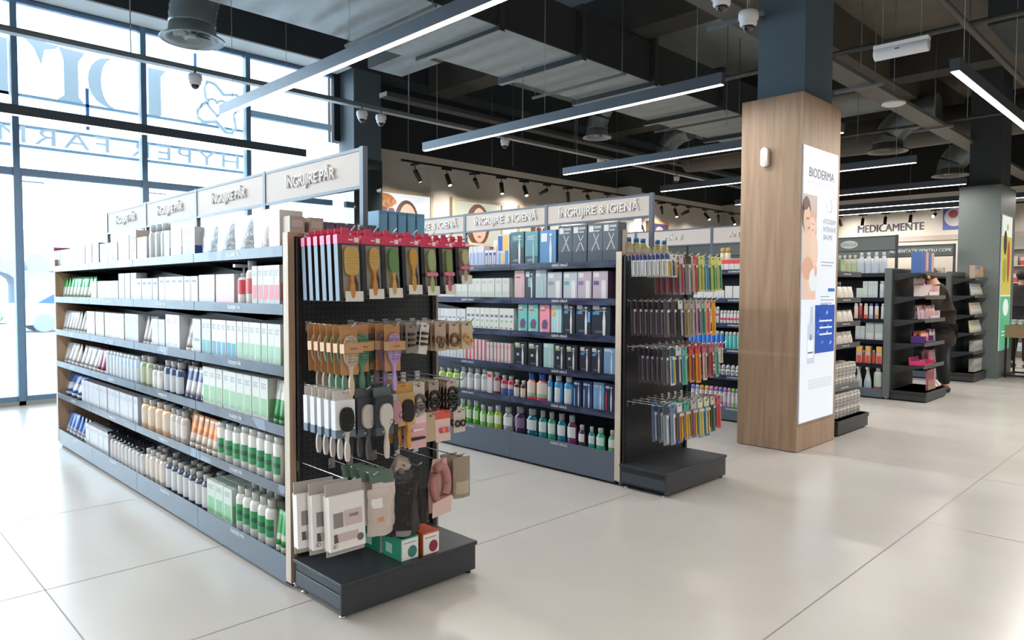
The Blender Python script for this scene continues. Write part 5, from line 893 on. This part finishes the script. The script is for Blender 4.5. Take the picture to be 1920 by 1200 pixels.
hang(p_card(.06, .13, '#8c8078', clip), 'clip_card', 'hair accessory', 1.975, 1.245, 4, 'grey card of dark hair clips in the second row')
hang(p_card(.05, .14, '#d9d2cd', clip), 'clip_card', 'hair accessory', 2.06, 1.245, 2, 'tilted white card with two dark clips in the second row', ry=.15)
rg = [('ring', -.012, -.075, .014, '#7c5338'), ('ring', .012, -.08, .014, '#8f6444'), ('ring', 0, -.1, .013, '#6b452e')]
hang(p_card(.065, .13, '#b9a490', rg), 'hair_tie_card', 'hair accessory', 2.15, 1.245, 5, 'beige card of brown hair ties in the second row'); hang(p_card(.065, .13, '#c4b09a', [('ring', 0, -.08, .026, '#7a5238')]), 'hair_tie_card', 'hair accessory', 2.235, 1.245, 4, 'beige card with a large brown hair tie')
hang(p_card(.07, .13, '#cbb79a', [('ring', -.01, -.07, .015, '#d6b05c'), ('ring', .012, -.09, .015, '#cfa54e')]), 'hair_tie_card', 'hair accessory', 2.32, 1.245, 2, 'beige card of golden hair ties at the outer edge')
# third row
def p_tanglebox(col, foot, face_, brushc, handc, w=.095, d=.035, h=.19, hl=.10):
    b = MB().box(-w/2, w/2, -d/2, d/2, -h, -.03, mt(col, .4)).box(-w/2-.0006, w/2+.0006, -d/2-.0006, d/2+.0006, -h, -h+.035, mt(foot, .4)).box(-w/2, w/2, -.002, .002, -.03, .012, mt(face_, .5))
    b.box(-.015, .015, -d/2-.0012, -d/2-.0006, -h+.012, -h+.018, mt('#b9c1c8', .4)); B = MB(); brushshape(B, .004, -h-hl, h+hl-.165, .105, .066, mt(handc, .35), mt(brushc, .3), mt('#3a3a40', .5) if brushc == '#101114' else None, True, -d/2-.004)
    return [('carton', b.mesh('carton')), ('hairbrush', B.mesh('hairbrush')), ('emblem', MB().tube([(.03+.012*math.cos(a), -d/2-.012, -h+.055+.012*math.sin(a)) for a in [2*PI*k/12 for k in range(13)]], .002, mt('#2b2f36', .4)).mesh('emblem'))]
for yy in (1.615, 1.72, 1.82, 1.92, 2.0, 2.09, 2.18, 2.27): hk(yy, .965, 'third')
hang(p_tanglebox('#e3e6ec', '#5f7182', '#cfc7c2', '#101114', '#c9c2bb'), 'boxed_hairbrush', 'hairbrush', 1.615, .965, 5, 'white boxed detangling brush with black bristle pad in the third row', dx=.06)
hang(p_tanglebox('#3b3f47', '#4b525c', '#50555c', '#c2bbb6', '#4a4648', h=.2), 'boxed_hairbrush', 'hairbrush', 1.72, .965, 3, 'dark grey boxed brush in the third row', dx=.07); hang(p_tanglebox('#33373f', '#4f555e', '#5b6067', '#cdc7c1', '#cfc7bd', h=.2), 'boxed_hairbrush', 'hairbrush', 1.795, .965, 1, 'dark boxed brush with plain white oval head in the third row', x0=-2.64)
hang(p_tanglebox('#b5b2ae', '#8a8783', '#565f5c', '#b98a94', '#2c2a2c', h=.18), 'boxed_hairbrush', 'hairbrush', 1.865, .965, 2, 'pale boxed brush with pink bristles in the third row', dx=.08)
hang(p_tanglebox('#b99a68', '#c2a574', '#c59346', '#1c1714', '#cf9c3a', h=.18), 'boxed_hairbrush', 'hairbrush', 1.935, .965, 3, 'kraft boxed brush with yellow wooden handle in the third row', dx=.07)
hang(p_card(.07, .15, '#c9bdb2', [('ring', 0, -.08, .028, '#5f5654'), ('ring', 0, -.11, .022, '#8b8583')]), 'hair_tie_card', 'hair accessory', 2.02, .965, 3, 'card of silver grey hair ties in the third row'); hang(p_card(.06, .13, '#a8978a', [('ring', 0, -.07, .027, '#1b1817'), ('ring', 0, -.1, .024, '#241f1e')]), 'hair_tie_card', 'hair accessory', 2.11, .965, 4, 'card of thick black hair ties in the third row')
hang(p_card(.06, .13, '#c2b2a6', [('ring', 0, -.06, .026, '#17181a'), ('ring', 0, -.09, .026, '#202123'), ('ring', 0, -.12, .024, '#17181a')]), 'hair_tie_card', 'hair accessory', 2.22, .965, 5, 'card of coiled black spiral ties at the outer edge', dx=.025)
for yy in (2.0, 2.1, 2.18, 2.28): hk(yy, .815, 'fourth')
hang(p_card(.1, .15, '#e0aeb6', [('clip', 0, -.11, .04, '#2a1c22'), ('clip', 0, -.07, .03, '#e9d3d6')], '#ead0d0'), 'hairband_card', 'hair accessory', 2.01, .815, 3, 'pink card with a black hairband in the fourth row'); hang(p_card(.06, .13, '#b9a488', []), 'backing_card_pack', 'hair accessory', 2.09, .815, 5, 'plain tan card pack in the fourth row', dx=.02)
hang(p_card(.09, .14, '#dfc4c0', [('blob', -.015, -.085, .012, '#e8437f'), ('blob', 0, -.085, .012, '#f0a83a'), ('blob', .016, -.085, .012, '#e8437f'), ('blob', .03, -.085, .011, '#b48ad0')], '#dd5a4f'), 'hair_tie_card', 'hair accessory', 2.165, .815, 3, 'coral headed card of neon pink and yellow elastics')
hang(p_card(.075, .11, '#cfc0b8', [('ring', -.018, -.065, .014, '#17181a'), ('ring', .018, -.065, .014, '#17181a')]), 'hair_tie_card', 'hair accessory', 2.27, .815, 3, 'card with two thick black scrunchies at the outer edge')
# fifth row
def p_turban():
    w, d, h = .165, .045, .27; gy = mt('#8d8885', .4); b = MB().box(-w/2, w/2, -d/2, d/2, -h+.012, -.035, mt('#e9e6e6', .35)).box(-w/2-.006, w/2+.006, -.003, .003, -h-.01, -h+.014, mt('#a39e9a', .4)).box(-w/2-.003, w/2+.003, -.003, .003, -.038, .012, mt('#a9a39f', .4))
    y = -d/2-.0008; q = lambda x0, x1, z0, z1, m: b.quad((x0, y, z0), (x1, y, z0), (x1, y, z1), (x0, y, z1), m)
    q(-.065, -.02, -.165, -.105, gy); q(-.015, .07, -.165, -.10, mt('#cdb9bb', .4)); q(-.06, .05, -.225, -.19, mt('#cbb5b6', .4)); b.add([(-.065, y-.0004, -.225), (-.045, y-.0004, -.225), (-.05, y-.0004, -.19), (-.065, y-.0004, -.19)], [(0, 1, 2, 3)], mt('#5a5250', .5))
    b.add([(x, y-.0004, z) for x, z in ell(.058, -.222, .016, .016, 14)], [tuple(range(14))], mt('#6c6865', .4))
    return [('carton', b.mesh('carton'))]
tb = p_turban()
for k in range(3):
    hook(-3.018, -2.55, (1.60, 1.57, 1.555)[k]+.0, (.60, .597, .594)[k], 'hooks of the fifth row on the nearest end display', 'chrome hook in the fifth row of the nearest end display') if k == 0 else None
    o = place(tb, 'hair_turban_pack', ('front', 'middle', 'rear')[k]+' white hair turban pack with pink windows in the fifth row', 'hair accessory', (-2.56-.06*k, 1.548-.035*k, .595), PI/2-.12*(k > 0), None, rx=-.06)
    if k < 2: put_text('HAIR', .02, mt('#2c2a2a', .5), o, (.03, -.0245, -.125), '-y'); put_text('ID', .022, mt('#4c4a49', .5), o, (-.06, -.0245, -.238), '-y')
for yy in (1.76, 1.86, 2.0, 2.14, 2.26): hk(yy, .585, 'fifth')
for k in range(4): place(p_card(.11, .05, '#5a7363', [], '#5a7363'), 'cap_header_card', 'green header card of a clear shower cap pack in the fifth row', 'hair accessory', (-2.66-k*.06, 1.80-.01*k, .585), PI/2-.3, 'green header cards in the fifth row', rx=-.5)
for k, (yy, c, l, xx, w) in enumerate(((1.735, '#c9bdb4', 'cream', -2.57, .13), (1.80, '#d9cdd0', 'pale pink', -2.64, .12), (1.77, '#b5aca4', 'grey', -2.72, .13))):
    o = place(p_pouch(w, .085, .20, c, ((.15, .5, .62, .8, '#eceaea'), (.3, .55, .28, .36, '#d9946c')) if k == 0 else (), wob=.008), 'shower_cap_pack', l+' shower cap in a clear soft pack in the fifth row', 'shower cap', (xx, yy, .345), PI/2)
b = MB(); bk = mt('#141315', .85, noise=.4, scale=8, col2='#2c2b2d'); o = place(p_pouch(.17, .13, .29, '#19181a', ((.3, .6, .0, .12, '#8b8a8a'),), wob=.012), 'black_towel_cap', 'large black fabric cap bag hanging in the fifth row', 'hair accessory', (-2.66, 1.915, .28), PI/2-.25)
place(p_pouch(.05, .03, .16, '#1c1b1d', (), wob=.004), 'black_glove', 'narrow black strip hanging beside the pink headband', 'hair accessory', (-2.66, 2.04, .30), PI/2)
for k in range(3): place(p_card(.07, .08, '#b5a49a', [('blob', 0, -.04, .016, '#7c6a5e')]), 'headband_card', 'small tilted beige card above the black fabric cap bag', 'hair accessory', (-2.66-.05*k, 1.93+.03*k, .60), PI/2-.2, 'small beige cards above the black cap bag', ry=.5)
t = thing('headband_pack', 'dusty pink padded headband on a pale pink card in the fifth row', 'hair accessory', (-2.66, 2.13, .59), PI/2-.2)
ob('backing_card', MB().prism([(-.05, -.26), (.04, -.25), (.05, -.12), (.045, -.0), (-.03, 0), (-.055, -.12)], 0, .003, mt('#dfb9b2', .5)), t); ob('padded_headband', MB().tube([(.037*math.cos(a), -.02, -.115+.085*math.sin(a)) for a in [2*PI*k/20 for k in range(21)]], .021, mt('#b9807f', .7, bump=.3, scale=40), 10), t)
ob('paper_sleeve', MB().prism([(-.056, -.27), (.045, -.25), (.05, -.17), (-.054, -.2)], -.045, -.0422, mt('#e4c3bb', .5)), t)
for k in range(3): place(p_pouch(.10, .03, .2, '#9c8d7c', ((.15, .85, .1, .4, '#b9ab98'),)), 'beige_pack', 'beige clear bag of accessories at the outer edge of the fifth row', 'hair accessory', (-2.63-.05*k, 2.25, .385), PI/2-.1, 'beige clear bags in the fifth row')
# cartons on the near end base
def therm(col, circ, label, loc, rz=0, plus=True):
    b = MB(); m = mt(col, .4); w = mt('#e9ebea', .4); b.box(-.075, .075, -.0475, .0475, 0, .105, m); b.quad((.0756, -.046, .002), (.0756, .046, .002), (.0756, .046, .098), (.0756, -.046, .098), w)
    b.add([(.0762, y, z) for y, z in ell(.012, .036, .026, .028, 18)], [tuple(range(18))], mt(circ, .4)); b.quad((.0762, -.036, .078), (.0762, .03, .078), (.0762, .03, .082), (.0762, -.036, .082), mt('#8c8790', .4))
    b.quad((-.05, -.0482, .02), (.0, -.0482, .02), (.0, -.0482, .065), (-.05, -.0482, .065), mt('#a9d3c6', .4)); b.quad((.074, -.0484, 0), (.0765, -.0484, 0), (.0765, -.0484, .105), (.074, -.0484, .105), w)
    tag(ob('carton', b, None, loc, rz), label, 'carton')
therm('#2f9478', '#3a7f74', 'front green and white carton on the near end base', (-2.70, 1.935, .16), 0); therm('#1f7a66', '#3a7f74', 'green carton behind the front one on the near end base', (-2.86, 1.93, .16)); therm('#176556', '#3a7f74', 'rearmost dark green carton on the near end base', (-2.93, 2.04, .16), 1.57)
therm('#d9603a', '#8c2348', 'orange topped carton with plum emblem on the near end base', (-2.69, 2.05, .16), 0)
# ================================================================ toothbrush display
def p_tooth(w, h, card, brush, hdr=None, n=1, body2=None):
    b = MB().box(-w/2, w/2, 0, .0015, -h, .01, mt(card, .3)).box(-w/2, w/2, -.0006, 0, -h*.2, .01, mt(hdr or card, .3)).box(-w*.15, w*.15, -.001, -.0006, -.012, -.004, mt('#15161a', .5)); B = MB()
    for i in range(n):
        x = (i-(n-1)/2)*w/(n+.2); c = mt(brush if i % 2 == 0 or not body2 else body2, .3)
        B.prism([(x-.004, -h*.94), (x+.004, -h*.94), (x+.0045, -h*.6), (x+.0025, -h*.42), (x+.003, -h*.32), (x+.006, -h*.3), (x+.006, -h*.22), (x-.006, -h*.22), (x-.006, -h*.3), (x-.003, -h*.32), (x-.0025, -h*.42), (x-.0045, -h*.6)], -.012, -.003, c)
        B.box(x-.005, x+.005, -.02, -.012, -h*.295, -h*.225, mt('#e9ecef', .4))
    return [('backing_card', b.mesh('backing_card')), ('toothbrush', B.mesh('toothbrush'))]
TB = [  # z, [(y, n, h, card, brush, header, brushes, label, dx)]
 (1.645, [(4.135, 9, .145, '#d9dee6', '#e3e6ea', '#2f3f8f', 2, 'white toothbrush pack with navy header', .034), (4.225, 6, .15, '#dfe3ea', '#3b4a80', '#e3e6ee', 2, 'white pack with two navy toothbrushes', .04), (4.31, 5, .27, '#a88f9c', '#b5464f', '#cfc3cc', 1, 'mauve clear toothbrush pack', .05), (4.40, 5, .27, '#8d8990', '#c9c2c6', '#2a2227', 1, 'grey toothbrush pack with black header', .05), (4.49, 5, .27, '#d4b8bb', '#c0303a', '#d94a55', 1, 'white pack with red toothbrush', .05), (4.58, 3, .25, '#c9cf8a', '#a6b63a', '#d6dc7a', 1, 'yellow green toothbrush pack', .06), (4.66, 4, .25, '#8fbcd6', '#4d94c4', '#3d78b0', 1, 'sky blue toothbrush pack', .05), (4.75, 5, .25, '#d3d87e', '#3f9a6c', '#dfe27a', 1, 'lemon yellow toothbrush pack', .04), (4.84, 4, .24, '#cdd48c', '#2f8a7a', '#e3e68c', 1, 'pale yellow pack with green toothbrush', .04)]),
 (1.325, [(4.135, 7, .24, '#5f5963', '#8a8590', '#4a454f', 1, 'dark purple grey interdental brush pack', .045), (4.225, 4, .24, '#45424e', '#75707c', '#3a3742', 1, 'charcoal interdental brush pack', .05), (4.31, 3, .25, '#2a2c3e', '#c9cdd8', '#d9dce3', 1, 'navy pack with white label', .06), (4.39, 4, .25, '#8f8468', '#b0a584', '#a49a7c', 1, 'olive toothbrush pack', .05), (4.46, 4, .25, '#a3978c', '#c2b6aa', '#b0a79c', 1, 'taupe toothbrush pack', .05), (4.54, 3, .24, '#c3a2b3', '#5a3f86', '#cfb8c4', 1, 'lilac toothbrush pack', .05), (4.61, 3, .24, '#6f9c8c', '#3f8f78', '#8fb0a4', 1, 'green grey toothbrush pack', .05), (4.68, 2, .24, '#e09a86', '#e27a62', '#e6b0a0', 1, 'coral toothbrush pack', .06), (4.76, 4, .25, '#e6ac2e', '#efc056', '#e0a030', 1, 'amber yellow toothbrush pack', .05)]),
 (1.0, [(4.135, 6, .24, '#55525c', '#837f8a', '#45424c', 1, 'dark grey interdental pack in the third row', .04), (4.215, 2, .25, '#e0e3e6', '#3f86bf', '#24525f', 2, 'white pack with blue banded brushes', .06), (4.29, 3, .25, '#3c4358', '#c9ced8', '#d0d4da', 1, 'slate blue pack with white label', .05), (4.37, 4, .26, '#5fa89c', '#8ccabf', '#66b0a4', 1, 'teal toothbrush pack', .045), (4.46, 5, .25, '#d98a3c', '#5c3f7c', '#c94450', 1, 'orange and purple childrens toothbrush pack', .045), (4.55, 4, .26, '#e0a048', '#e06a2a', '#d94a50', 1, 'bright orange childrens toothbrush pack', .05), (4.64, 3, .25, '#d9c3c0', '#b08a8c', '#b9606c', 1, 'pale rose toothbrush pack', .05), (4.73, 5, .24, '#b5545c', '#9c3a48', '#c0606a', 1, 'brick red toothbrush pack', .04), (4.81, 2, .24, '#7fb5aa', '#4f9a8c', '#8a9a98', 1, 'pale teal toothbrush pack', .05), (4.88, 3, .14, '#d9d3cc', '#c9b9a8', '#d83a5c', 1, 'short white pack with red header', .04)]),
 (.605, [(4.145, 1, .26, '#8a929c', '#cfd6dc', '#3f4750', 1, 'lone dark clear pack at the left of the lowest row', .05), (4.23, 4, .27, '#7f92ae', '#cfd8e4', '#5f7ba0', 1, 'blue grey pack in the lowest row', .05), (4.32, 4, .27, '#3f6fa8', '#e07a34', '#d9dee4', 2, 'blue pack with orange handled brushes', .045), (4.41, 3, .26, '#9c8ab0', '#ecc23a', '#3fa58c', 2, 'mixed pack with yellow brush', .05), (4.50, 3, .26, '#8c8488', '#c05a8c', '#b8babd', 2, 'grey pack with pink brushes', .05), (4.59, 5, .27, '#5f9fc4', '#e3d89c', '#d9dcc0', 3, 'blue and cream striped pack', .04), (4.68, 3, .27, '#3a78a8', '#d9e2e8', '#cfd6b8', 2, 'bright blue pack with white oval', .04), (4.77, 3, .25, '#3a5c50', '#5c8c7a', '#c2c2b4', 1, 'dark green pack in the lowest row', .05), (4.86, 5, .24, '#c9545a', '#d87a74', '#c03a48', 1, 'salmon red pack in the lowest row', .035)])]
for zi, (z, cols) in enumerate(TB):
    rn = ('top', 'second', 'third', 'lowest')[zi]
    for (yy, n, h, card, brush, hdr, nb, l, dx) in cols:
        hook(-3.028, -2.66, yy, z+.006, 'hooks of the %s row on the toothbrush display' % rn, 'chrome hook in the %s row of the toothbrush display' % rn)
        pr = p_tooth(.062, h, card, brush, hdr, nb, body2='#e9c23a' if nb > 1 else None)
        for k in range(n): place(pr, 'toothbrush_pack', l+' on the toothbrush display, %s row' % rn if rn not in l else l+' of the toothbrush display', 'toothbrush', (-2.70-k*dx, yy+random.uniform(-.004, .004), z), PI/2+random.uniform(-.12, .12), l if n > 1 else None, rx=-.05)
# ================================================================ table and wall shelves at the right edge
t = thing('display_table', 'wooden table with black metal frame at the right edge beside the dark pillar', 'table', (-2.5, 13.9, 0))
ob('table_top', MB().box(-.1, 1.6, 0, .7, .66, .86, mt('#9c7e62', .5, noise=.2, scale=3, stretch=(1, 8, 8))), t)
b = MB(); 
for x in (-.08, 1.58):
    for y_ in (.02, .68): b.box(x-.015, x+.015, y_-.015, y_+.015, 0, .66, black)
b.box(-.08, 1.58, .005, .035, .02, .05, black).box(-.08, 1.58, .665, .695, .02, .05, black).box(-.095, -.065, .02, .68, .02, .05, black); ob('metal_frame', b, t)
jr = p_bottle(.075, .09, '#b9c6c2', '#d9dedb', ((.2, .6, '#e3e9e6'),), 'jar', 1, one=True)
for q in range(2):
    for k in range(9): place(jr, 'jar', 'small pale glass jar on the wooden table', 'jar', (-2.5+.0+k*.095, 13.97+q*.12, .86), 0, 'jars on the wooden table')
t = thing('wall_shelving', 'bright pharmacy wall shelves at the right edge behind the person', 'store shelving', (-3.6, 18.2, 0)); b = MB(); b.box(0, 3, .3, .32, 0, 2.6, mt('#d9d4cc', .5))
for k in range(7): b.box(0, 3, 0, .3, .15+k*.36, .17+k*.36, mt('#cfcac2', .5))
b.box(-.03, 0, 0, .32, 0, 2.6, mt('#8c8f8f', .5)); ob('shelves', b, t)
for j in range(6):
    for k in range(9):
        c = ('#d86a3a', '#e6e2da', '#c9d6a8', '#dcdcd8', '#8fb58c', '#e0b04a', '#cf5a4c', '#a9c3d8')[(j*3+k*5) % 8]; place(p_box(.085, .08, random.choice((.16, .2, .25)), c, (('f', .1, .9, .5, .9, '#efece6'),)), 'carton', 'small coloured carton on the pharmacy wall shelves', 'carton', (-3.5+k*.12, 18.28, .17+j*.36), 0, 'cartons on the pharmacy wall shelves')
# ================================================================ people
def skin(name, joints, edges, rad, m, parent=None, sub=2, root=0):
    me = bpy.data.meshes.new(name); me.from_pydata(joints, edges, []); me.materials.append(m); o = bpy.data.objects.new(name, me); S.collection.objects.link(o); o.parent = parent
    sk = o.modifiers.new('skin', 'SKIN'); sk.use_smooth_shade = True
    for i, v in enumerate(me.skin_vertices[0].data):
        r = rad[i]; v.radius = r if isinstance(r, tuple) else (r, r); v.use_root = (i == root)
    s = o.modifiers.new('sub', 'SUBSURF'); s.levels = sub; s.render_levels = sub; return o
def lerp(a, b, t): return tuple(a[i]+(b[i]-a[i])*t for i in range(3))
def person(label, loc, rz, J, coat, trous, hair, shoe, skinc='#c99a80', long=.0):
    """J: joint dict in local metres, facing -Y"""
    t = thing('person', label, 'person', loc, rz); sk_ = mt(skinc, .5)
    names = ['hip', 'waist', 'chest', 'neck', 'head', 'crown', 'shl', 'ell', 'wrl', 'shr', 'elr', 'wrr', 'hl', 'kl', 'al', 'hr', 'kr', 'ar', 'pl', 'pr']
    E_ = [(0, 1), (1, 2), (2, 3), (3, 4), (4, 5), (2, 6), (6, 7), (7, 8), (2, 9), (9, 10), (10, 11), (0, 12), (12, 13), (13, 14), (0, 15), (15, 16), (16, 17), (8, 18), (11, 19)]
    P_ = [J[n] for n in names[:18]]+[lerp(J['ell'], J['wrl'], 1.28), lerp(J['elr'], J['wrr'], 1.28)]
    R_ = [(.15, .11), (.13, .1), (.15, .11), .05, (.078, .09), (.06, .07), .055, .04, .026, .055, .04, .026, .085, .055, .036, .085, .055, .036, (.038, .015), (.038, .015)]
    ob_ = skin('body', P_, E_, R_, sk_, t)
    # clothes follow the same joints a little further out
    c = [J['hip'], J['waist'], J['chest'], lerp(J['chest'], J['neck'], .75), J['shl'], J['ell'], lerp(J['ell'], J['wrl'], .9), J['shr'], J['elr'], lerp(J['elr'], J['wrr'], .9), (J['hip'][0], J['hip'][1], J['hip'][2]-.12-long)]
    skin('coat', c, [(0, 1), (1, 2), (2, 3), (2, 4), (4, 5), (5, 6), (2, 7), (7, 8), (8, 9), (0, 10)], [(.19, .15), (.18, .14), (.2, .155), .075, .085, .065, .05, .085, .065, .05, (.21+long*.1, .16+long*.1)], mt(coat, .8, noise=.3, scale=14, bump=.3), t)
    c = [J['hip'], J['hl'], J['kl'], lerp(J['kl'], J['al'], .92), J['hr'], J['kr'], lerp(J['kr'], J['ar'], .92)]
    skin('trousers', c, [(0, 1), (1, 2), (2, 3), (0, 4), (4, 5), (5, 6)], [(.16, .13), .105, .075, .062, .105, .075, .062], mt(trous, .8, noise=.2, scale=14), t)
    for s, a in ((-1, 'al'), (1, 'ar')):
        x, y_, z = J[a]; skin('shoe', [(x, y_+.05, .05), (x, y_-.06, .045), (x, y_-.16, .035)], [(0, 1), (1, 2)], [.045, .045, .035], mt(shoe, .5), t)
        w, p = J['wr'+('l' if s < 0 else 'r')], lerp(J['el'+('l' if s < 0 else 'r')], J['wr'+('l' if s < 0 else 'r')], 1.28); d = (Vector(p)-Vector(w)).normalized(); sd = d.cross(Vector((0, 1, .2))).normalized(); cu = d.cross(sd)*.4
        js = []; es = []; rs = []
        for f, (off, L) in enumerate(((-.03, .065), (-.01, .078), (.011, .073), (.03, .058))):
            b0 = Vector(p)+sd*off; k = len(js); js += [tuple(b0-d*.02), tuple(b0+d*L*.5+cu*L*.15), tuple(b0+d*L*.85+cu*L*.6)]; es += [(k, k+1), (k+1, k+2)]; rs += [.0095, .009, .0075]
            skin('finger', js[k:k+3], [(0, 1), (1, 2)], rs[k:k+3], sk_, ob_, 1)
        b0 = Vector(w)+d*.02; skin('thumb', [tuple(b0), tuple(b0+sd*.045*s+d*.03), tuple(b0+sd*.05*s+d*.065)], [(0, 1), (1, 2)], [.011, .0105, .008], sk_, ob_, 1)
    h = Vector(J['head']); n = Vector(J['crown'])-h; f = Vector((0, -1, 0)); f = (f-n.normalized()*f.dot(n.normalized())).normalized(); r_ = f.cross(n.normalized())
    F = MB(); hm = mt('#2a1d18', .5)
    def blob(c, a, b_, cc, m, nm, par=ob_):
        q = MB(); q.lathe([(.15*a, -cc), (.7*a, -.72*cc), (a, 0), (.7*a, .72*cc), (.15*a, cc)], m, 12, sy=b_/a); o2 = ob(nm, q, par); o2.matrix_local = Matrix.Translation(c) @ Matrix((r_, -f, n.normalized())).transposed().to_4x4(); return o2
    blob(h+f*.09+n*.05, .012, .016, .022, sk_, 'nose'); blob(h+f*.078-n*.32, .024, .006, .006, mt('#a8584e', .5), 'mouth')
    for s in (-1, 1): blob(h+f*.076+n*.28+r_*.032*s, .012, .006, .007, mt('#1d1614', .3), 'eye'); blob(h+r_*.084*s, .012, .02, .03, sk_, 'ear')
    o2 = blob(h+n*.45-f*.015, .098, .112, .115, mt(hair, .6, noise=.4, scale=30, stretch=(1, 1, .2)), 'hair', t)
    return t
person('person in a dark brown coat leaning behind the candy coloured end shelves', (-2.86, 11.25, 0), -PI/2+.25, dict(hip=(0, .05, .97), waist=(0, .04, 1.12), chest=(0, -.02, 1.38), neck=(0, -.08, 1.53), head=(0, -.15, 1.60), crown=(0, -.19, 1.71), shl=(-.17, -.02, 1.43), ell=(-.2, -.06, 1.14), wrl=(-.1, -.26, 1.08), shr=(.17, -.02, 1.43), elr=(.2, -.06, 1.14), wrr=(.1, -.26, 1.04), hl=(-.09, .05, .88), kl=(-.1, .0, .48), al=(-.1, .06, .07), hr=(.09, .05, .88), kr=(.1, .02, .48), ar=(.1, .1, .07)), '#30241c', '#17141a', '#5a2f1c', '#2a2420', long=.25)
person('person in black reaching up to the wall shelves behind the green poster', (-2.72, 15.8, 0), PI-.3, dict(hip=(0, 0, .98), waist=(0, 0, 1.12), chest=(0, 0, 1.38), neck=(0, -.02, 1.56), head=(0, -.04, 1.66), crown=(0, -.04, 1.78), shl=(-.18, 0, 1.48), ell=(-.28, -.05, 1.85), wrl=(-.16, -.2, 2.02), shr=(.18, 0, 1.48), elr=(.27, -.03, 1.2), wrr=(.22, -.2, 1.05), hl=(-.09, 0, .92), kl=(-.11, -.02, .5), al=(-.12, .03, .08), hr=(.09, 0, .92), kr=(.11, -.02, .5), ar=(.13, .03, .08)), '#26262b', '#141417', '#2c211b', '#5a534c')
